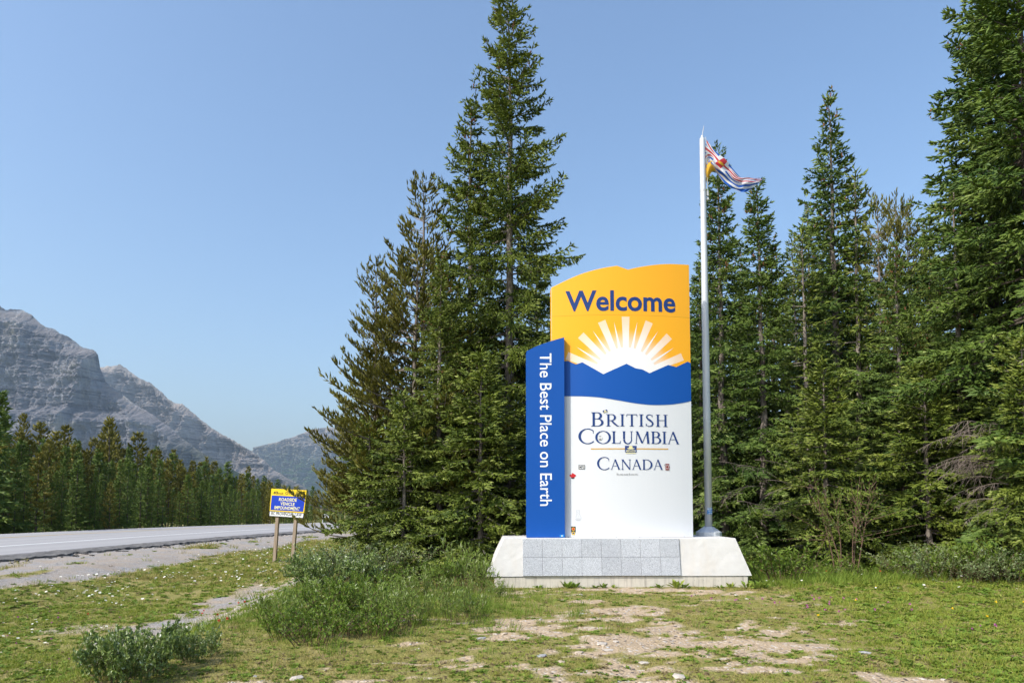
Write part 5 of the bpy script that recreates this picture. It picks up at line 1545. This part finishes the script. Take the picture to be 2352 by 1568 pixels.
scl = rng.uniform(.7, 1.25, n) * (1 + np.clip(PTS[:, 1] - 10, 0, 30) * .045) * (.75 + .4 * lush)
rot = np.stack([rng.normal(0, .12, n), rng.normal(0, .12, n), rng.random(n) * 6.283], 1)
scatter('grass', np.stack([PTS[:, 0], PTS[:, 1], Zp], 1), rot, scl, idx, protos, 'short green and dry grass with low weeds')

# white daisies, pink clover, yellow dandelions: far too many to count
def flower(kind):
    V, F, mi = [], [], []
    st, sf = tubes([([(0, 0, 0), (.01, 0, .5), (0, 0, 1)], .012)], 3)
    V.append(st); F += [tuple(f) for f in sf]; mi += [0] * len(sf); o = len(st)
    if kind == 'daisy':
        for k in range(10):
            a = 6.283 * k / 10; b_ = a + .5
            V.append(np.array([(0, 0, 1), (.17 * math.cos(a), .17 * math.sin(a), 1.02), (.17 * math.cos(b_), .17 * math.sin(b_), 1.02), (.0, 0, 1.0)])); F.append((o, o + 1, o + 2, o + 3)); mi.append(1); o += 4
        V.append(np.array([(.05 * math.cos(6.283 * k / 6), .05 * math.sin(6.283 * k / 6), 1.025) for k in range(6)])); F += [(o, o + 1, o + 2, o + 3), (o, o + 3, o + 4, o + 5)]; mi += [2, 2]
    else:
        rngf = np.random.default_rng(3)
        for k in range(14):
            d = unit(rngf.normal(0, 1, 3) + np.array([0, 0, .5])); e_ = unit(np.cross(d, rngf.normal(0, 1, 3))) * .05
            p = np.array([0, 0, 1.])
            V.append(np.array([p, p + d * .07 + e_, p + d * .15, p + d * .07 - e_])); F.append((o, o + 1, o + 2, o + 3)); mi.append(1); o += 4
    mats = {'daisy': [M['g_leaf'], M['petal'], M['yel']], 'clover': [M['g_leaf'], M['pink']], 'dandelion': [M['g_leaf'], M['yel']], 'paint': [M['g_leaf'], M['redf']]}[kind]
    return fmesh(kind, np.concatenate(V), np.array(F), mats, mi)
fme = {k: flower(k) for k in ('daisy', 'clover', 'dandelion', 'paint')}
fobj = [bpy.data.objects.new(k, fme[k]) for k in ('daisy', 'clover', 'dandelion')]
FP = []; FI = []
def drop(n, x0, x1, y0, y1, i, cl=None):
    x = rng.uniform(x0, x1, n * 4); y = rng.uniform(y0, y1, n * 4)
    g, v, l = cover(x, y); d_ = road_off(x, y)
    ok = (rng.random(n * 4) < g) & (d_ > R_EDGE + 1.5) & (fbm(x * .55, y * .55, 120 + i, 3) > (.50 if cl else .3)) & (x < bank_edge(y) - .3 if x1 < -2 else True)
    x, y = x[ok][:n], y[ok][:n]
    FP.append(np.stack([x, y, terrain(x, y)], 1)); FI.append(np.full(len(x), i))
drop(300, -13, -3.5, 9, 22, 0, True); drop(380, -15, -5, 20, 36, 0); drop(26, 5, 12, 13, 16.5, 0)
drop(70, 3.0, 8, 5, 12, 1, True); drop(25, -10, -5, 9, 15, 1); drop(10, 3, 9, 8, 14, 2)
FP = np.concatenate(FP); FI = np.concatenate(FI); n = len(FP)
fs = np.where(FI == 0, rng.uniform(.10, .19, n) * np.clip(FP[:, 1] / 16, .6, 1.2), rng.uniform(.10, .17, n))
scatter('wildflowers', FP, np.stack([rng.normal(0, .25, n), rng.normal(0, .25, n), rng.random(n) * 6.28], 1), fs, FI, fobj, 'white daisies, pink clover and dandelions in the grass')
for k, (px, py) in enumerate([(468, 1420), (462, 1427), (560, 1404), (505, 1455), (525, 1448), (498, 1432), (545, 1405), (200, 1428), (1842, 1262), (1860, 1272), (1745, 1238), (2020, 1282), (2172, 1236), (2197, 1228), (2208, 1285), (1895, 1292)]):
    z = 0.; 
    for _ in range(8):
        d_ = ray(px, py); Y = d_.y * (z - EYE) / d_.z; x = d_.x * Y / d_.y; z = gz(x, Y)
    if Y > 16.5: Y = 16.; x = at(px, py, Y).x; z = gz(x, Y)
    o = mobj('paintbrush_flower', fme['paint'], None, (x, Y, z), (.1, .05, k * 1.3), (.17,) * 3)
    tag(o, 'small red paintbrush flower standing in the grass', 'flower', 'red paintbrush flowers')

# broad-leaved weeds against the foot of the plinth
wob = [rosette(40 + k, 14, .26, .34, M['g_leaf'], 1.5).data for k in range(3)]
for k, (px, s) in enumerate([(1235, .5), (1300, .75), (1322, .7), (1368, .55), (1385, .5), (1408, .4), (1515, .65), (1555, .85), (1570, .6), (1655, .5), (1680, .6), (1715, .8), (1738, 1.15), (1752, .8)]):
    p = at(px, 1347, 14.02 if px < 1700 else 14.0)
    o = mobj('dock_weed', wob[k % 3], None, (p.x, p.y, gz(p.x, p.y)), (0, 0, k * 1.7), (s,) * 3)
    big = px == 1738
    tag(o, 'largest broad-leaved weed, at the right corner of the plinth' if big else 'broad-leaved weed growing against the plinth footing', 'weed', None if big else 'weeds along the plinth footing')

# stones: the ones big enough to see are pieces of the ground, the gravel between them is one mass
def stone_me(seed, mat):
    r_ = random.Random(seed); bm = bmesh.new(); bmesh.ops.create_icosphere(bm, subdivisions=1, radius=1)
    for v in bm.verts: v.co *= r_.uniform(.75, 1.15); v.co.z *= .55
    me = bpy.data.meshes.new('stone'); bm.to_mesh(me); bm.free(); me.materials.append(mat); return me
M['stone'] = plain('pale_stone', (.47, .42, .36), .9, .15, var=.3, scale=1.5); M['stone_g'] = plain('grey_stone', (.34, .335, .33), .9, .15, var=.3, scale=1.5); M['stone_t'] = plain('tan_stone', (.44, .36, .27), .9, .15, var=.3, scale=1.5)
sm = [stone_me(k, M[['stone', 'stone_g', 'stone_t', 'stone'][k % 4]]) for k in range(8)]
n = 3200
x = np.concatenate([rng.normal(1.6, 2.4, n), rng.uniform(-4.5, -1, 2500), rng.uniform(-17, -11, 9000), rng.uniform(-6.6, -4, 5000)]); y = np.concatenate([rng.uniform(5, 14, n), rng.uniform(5.5, 9, 2500), rng.uniform(12, 34, 9000), rng.uniform(8.5, 17, 5000)])
g, v, l = cover(x, y); d_ = road_off(x, y)
ok = (rng.random(len(x)) < np.maximum(1 - g, v) ** 2) & (d_ > R_EDGE + .1)
x, y, d_ = x[ok], y[ok], d_[ok]; z = terrain(x, y, d_); n = len(x)
lp = np.stack([x, y], 1) - np.array(SIGN_O[:2]); inb = (lp[:, 0] > fl) & (lp[:, 0] < fr) & (lp[:, 1] > YF) ; 
sz = np.exp(rng.normal(math.log(.009), .4, n)); sz[inb] = 0
scatter('gravel', np.stack([x, y, z], 1), rng.uniform(0, 6.28, (n, 3)) * np.array([.1, .1, 1]), sz, rng.integers(0, 8, n), [bpy.data.objects.new('stone_p', q) for q in sm], 'loose pale gravel on the bare patches and shoulder')
cand = rng.permutation(n)[:400]; cnt = 0
for k in cand:
    if cnt >= 130: break
    if inb[k] or y[k] > 15 or x[k] < -6.5: continue
    s = min(.05, float(np.exp(rng.normal(math.log(.024), .4))))
    mobj('stone', sm[cnt % 8], ground, (x[k], y[k], z[k] + s * .12), (0, 0, rng.uniform(0, 6)), (s * rng.uniform(1, 1.7), s, s * .8)); cnt += 1
for px, py, s in ((1383, 1482, .075), (1395, 1495, .05), (1415, 1478, .045), (1330, 1500, .05), (1560, 1556, .07), (1290, 1520, .045), (1245, 1510, .05), (680, 1560, .07), (1985, 1505, .05), (1480, 1520, .05), (1180, 1470, .04), (1700, 1440, .045)):
    d_ = ray(px, py); Y = -d_.y * EYE / d_.z; X = d_.x * Y / d_.y
    mobj('stone', sm[int(px) % 8], ground, (X, Y, gz(X, Y) + s * .15), (0, 0, px), (s * 1.5, s, s * .6))
# ------------------------------------------------------------------ air
bm = bmesh.new()
x0, x1, y0, y1, z0, z1v = HAZE_SPAN
bm_box(bm, ((x0 + x1) / 2, (y0 + y1) / 2, (z0 + z1v) / 2), (x1 - x0, y1 - y0, z1v - z0))
m = bpy.data.materials.new('haze'); m.use_nodes = True
nt = m.node_tree; nt.nodes.clear()
out = nt.nodes.new('ShaderNodeOutputMaterial'); vol = nt.nodes.new('ShaderNodeVolumePrincipled')
vol.inputs['Color'].default_value = (.64, .82, 1.0, 1); vol.inputs['Density'].default_value = HAZE_D; vol.inputs['Anisotropy'].default_value = 0.2
nt.links.new(vol.outputs[0], out.inputs['Volume'])
hz_ = bmobj('haze', bm, m); tag(hz_, 'thin blue summer haze over the valley', kind='stuff')
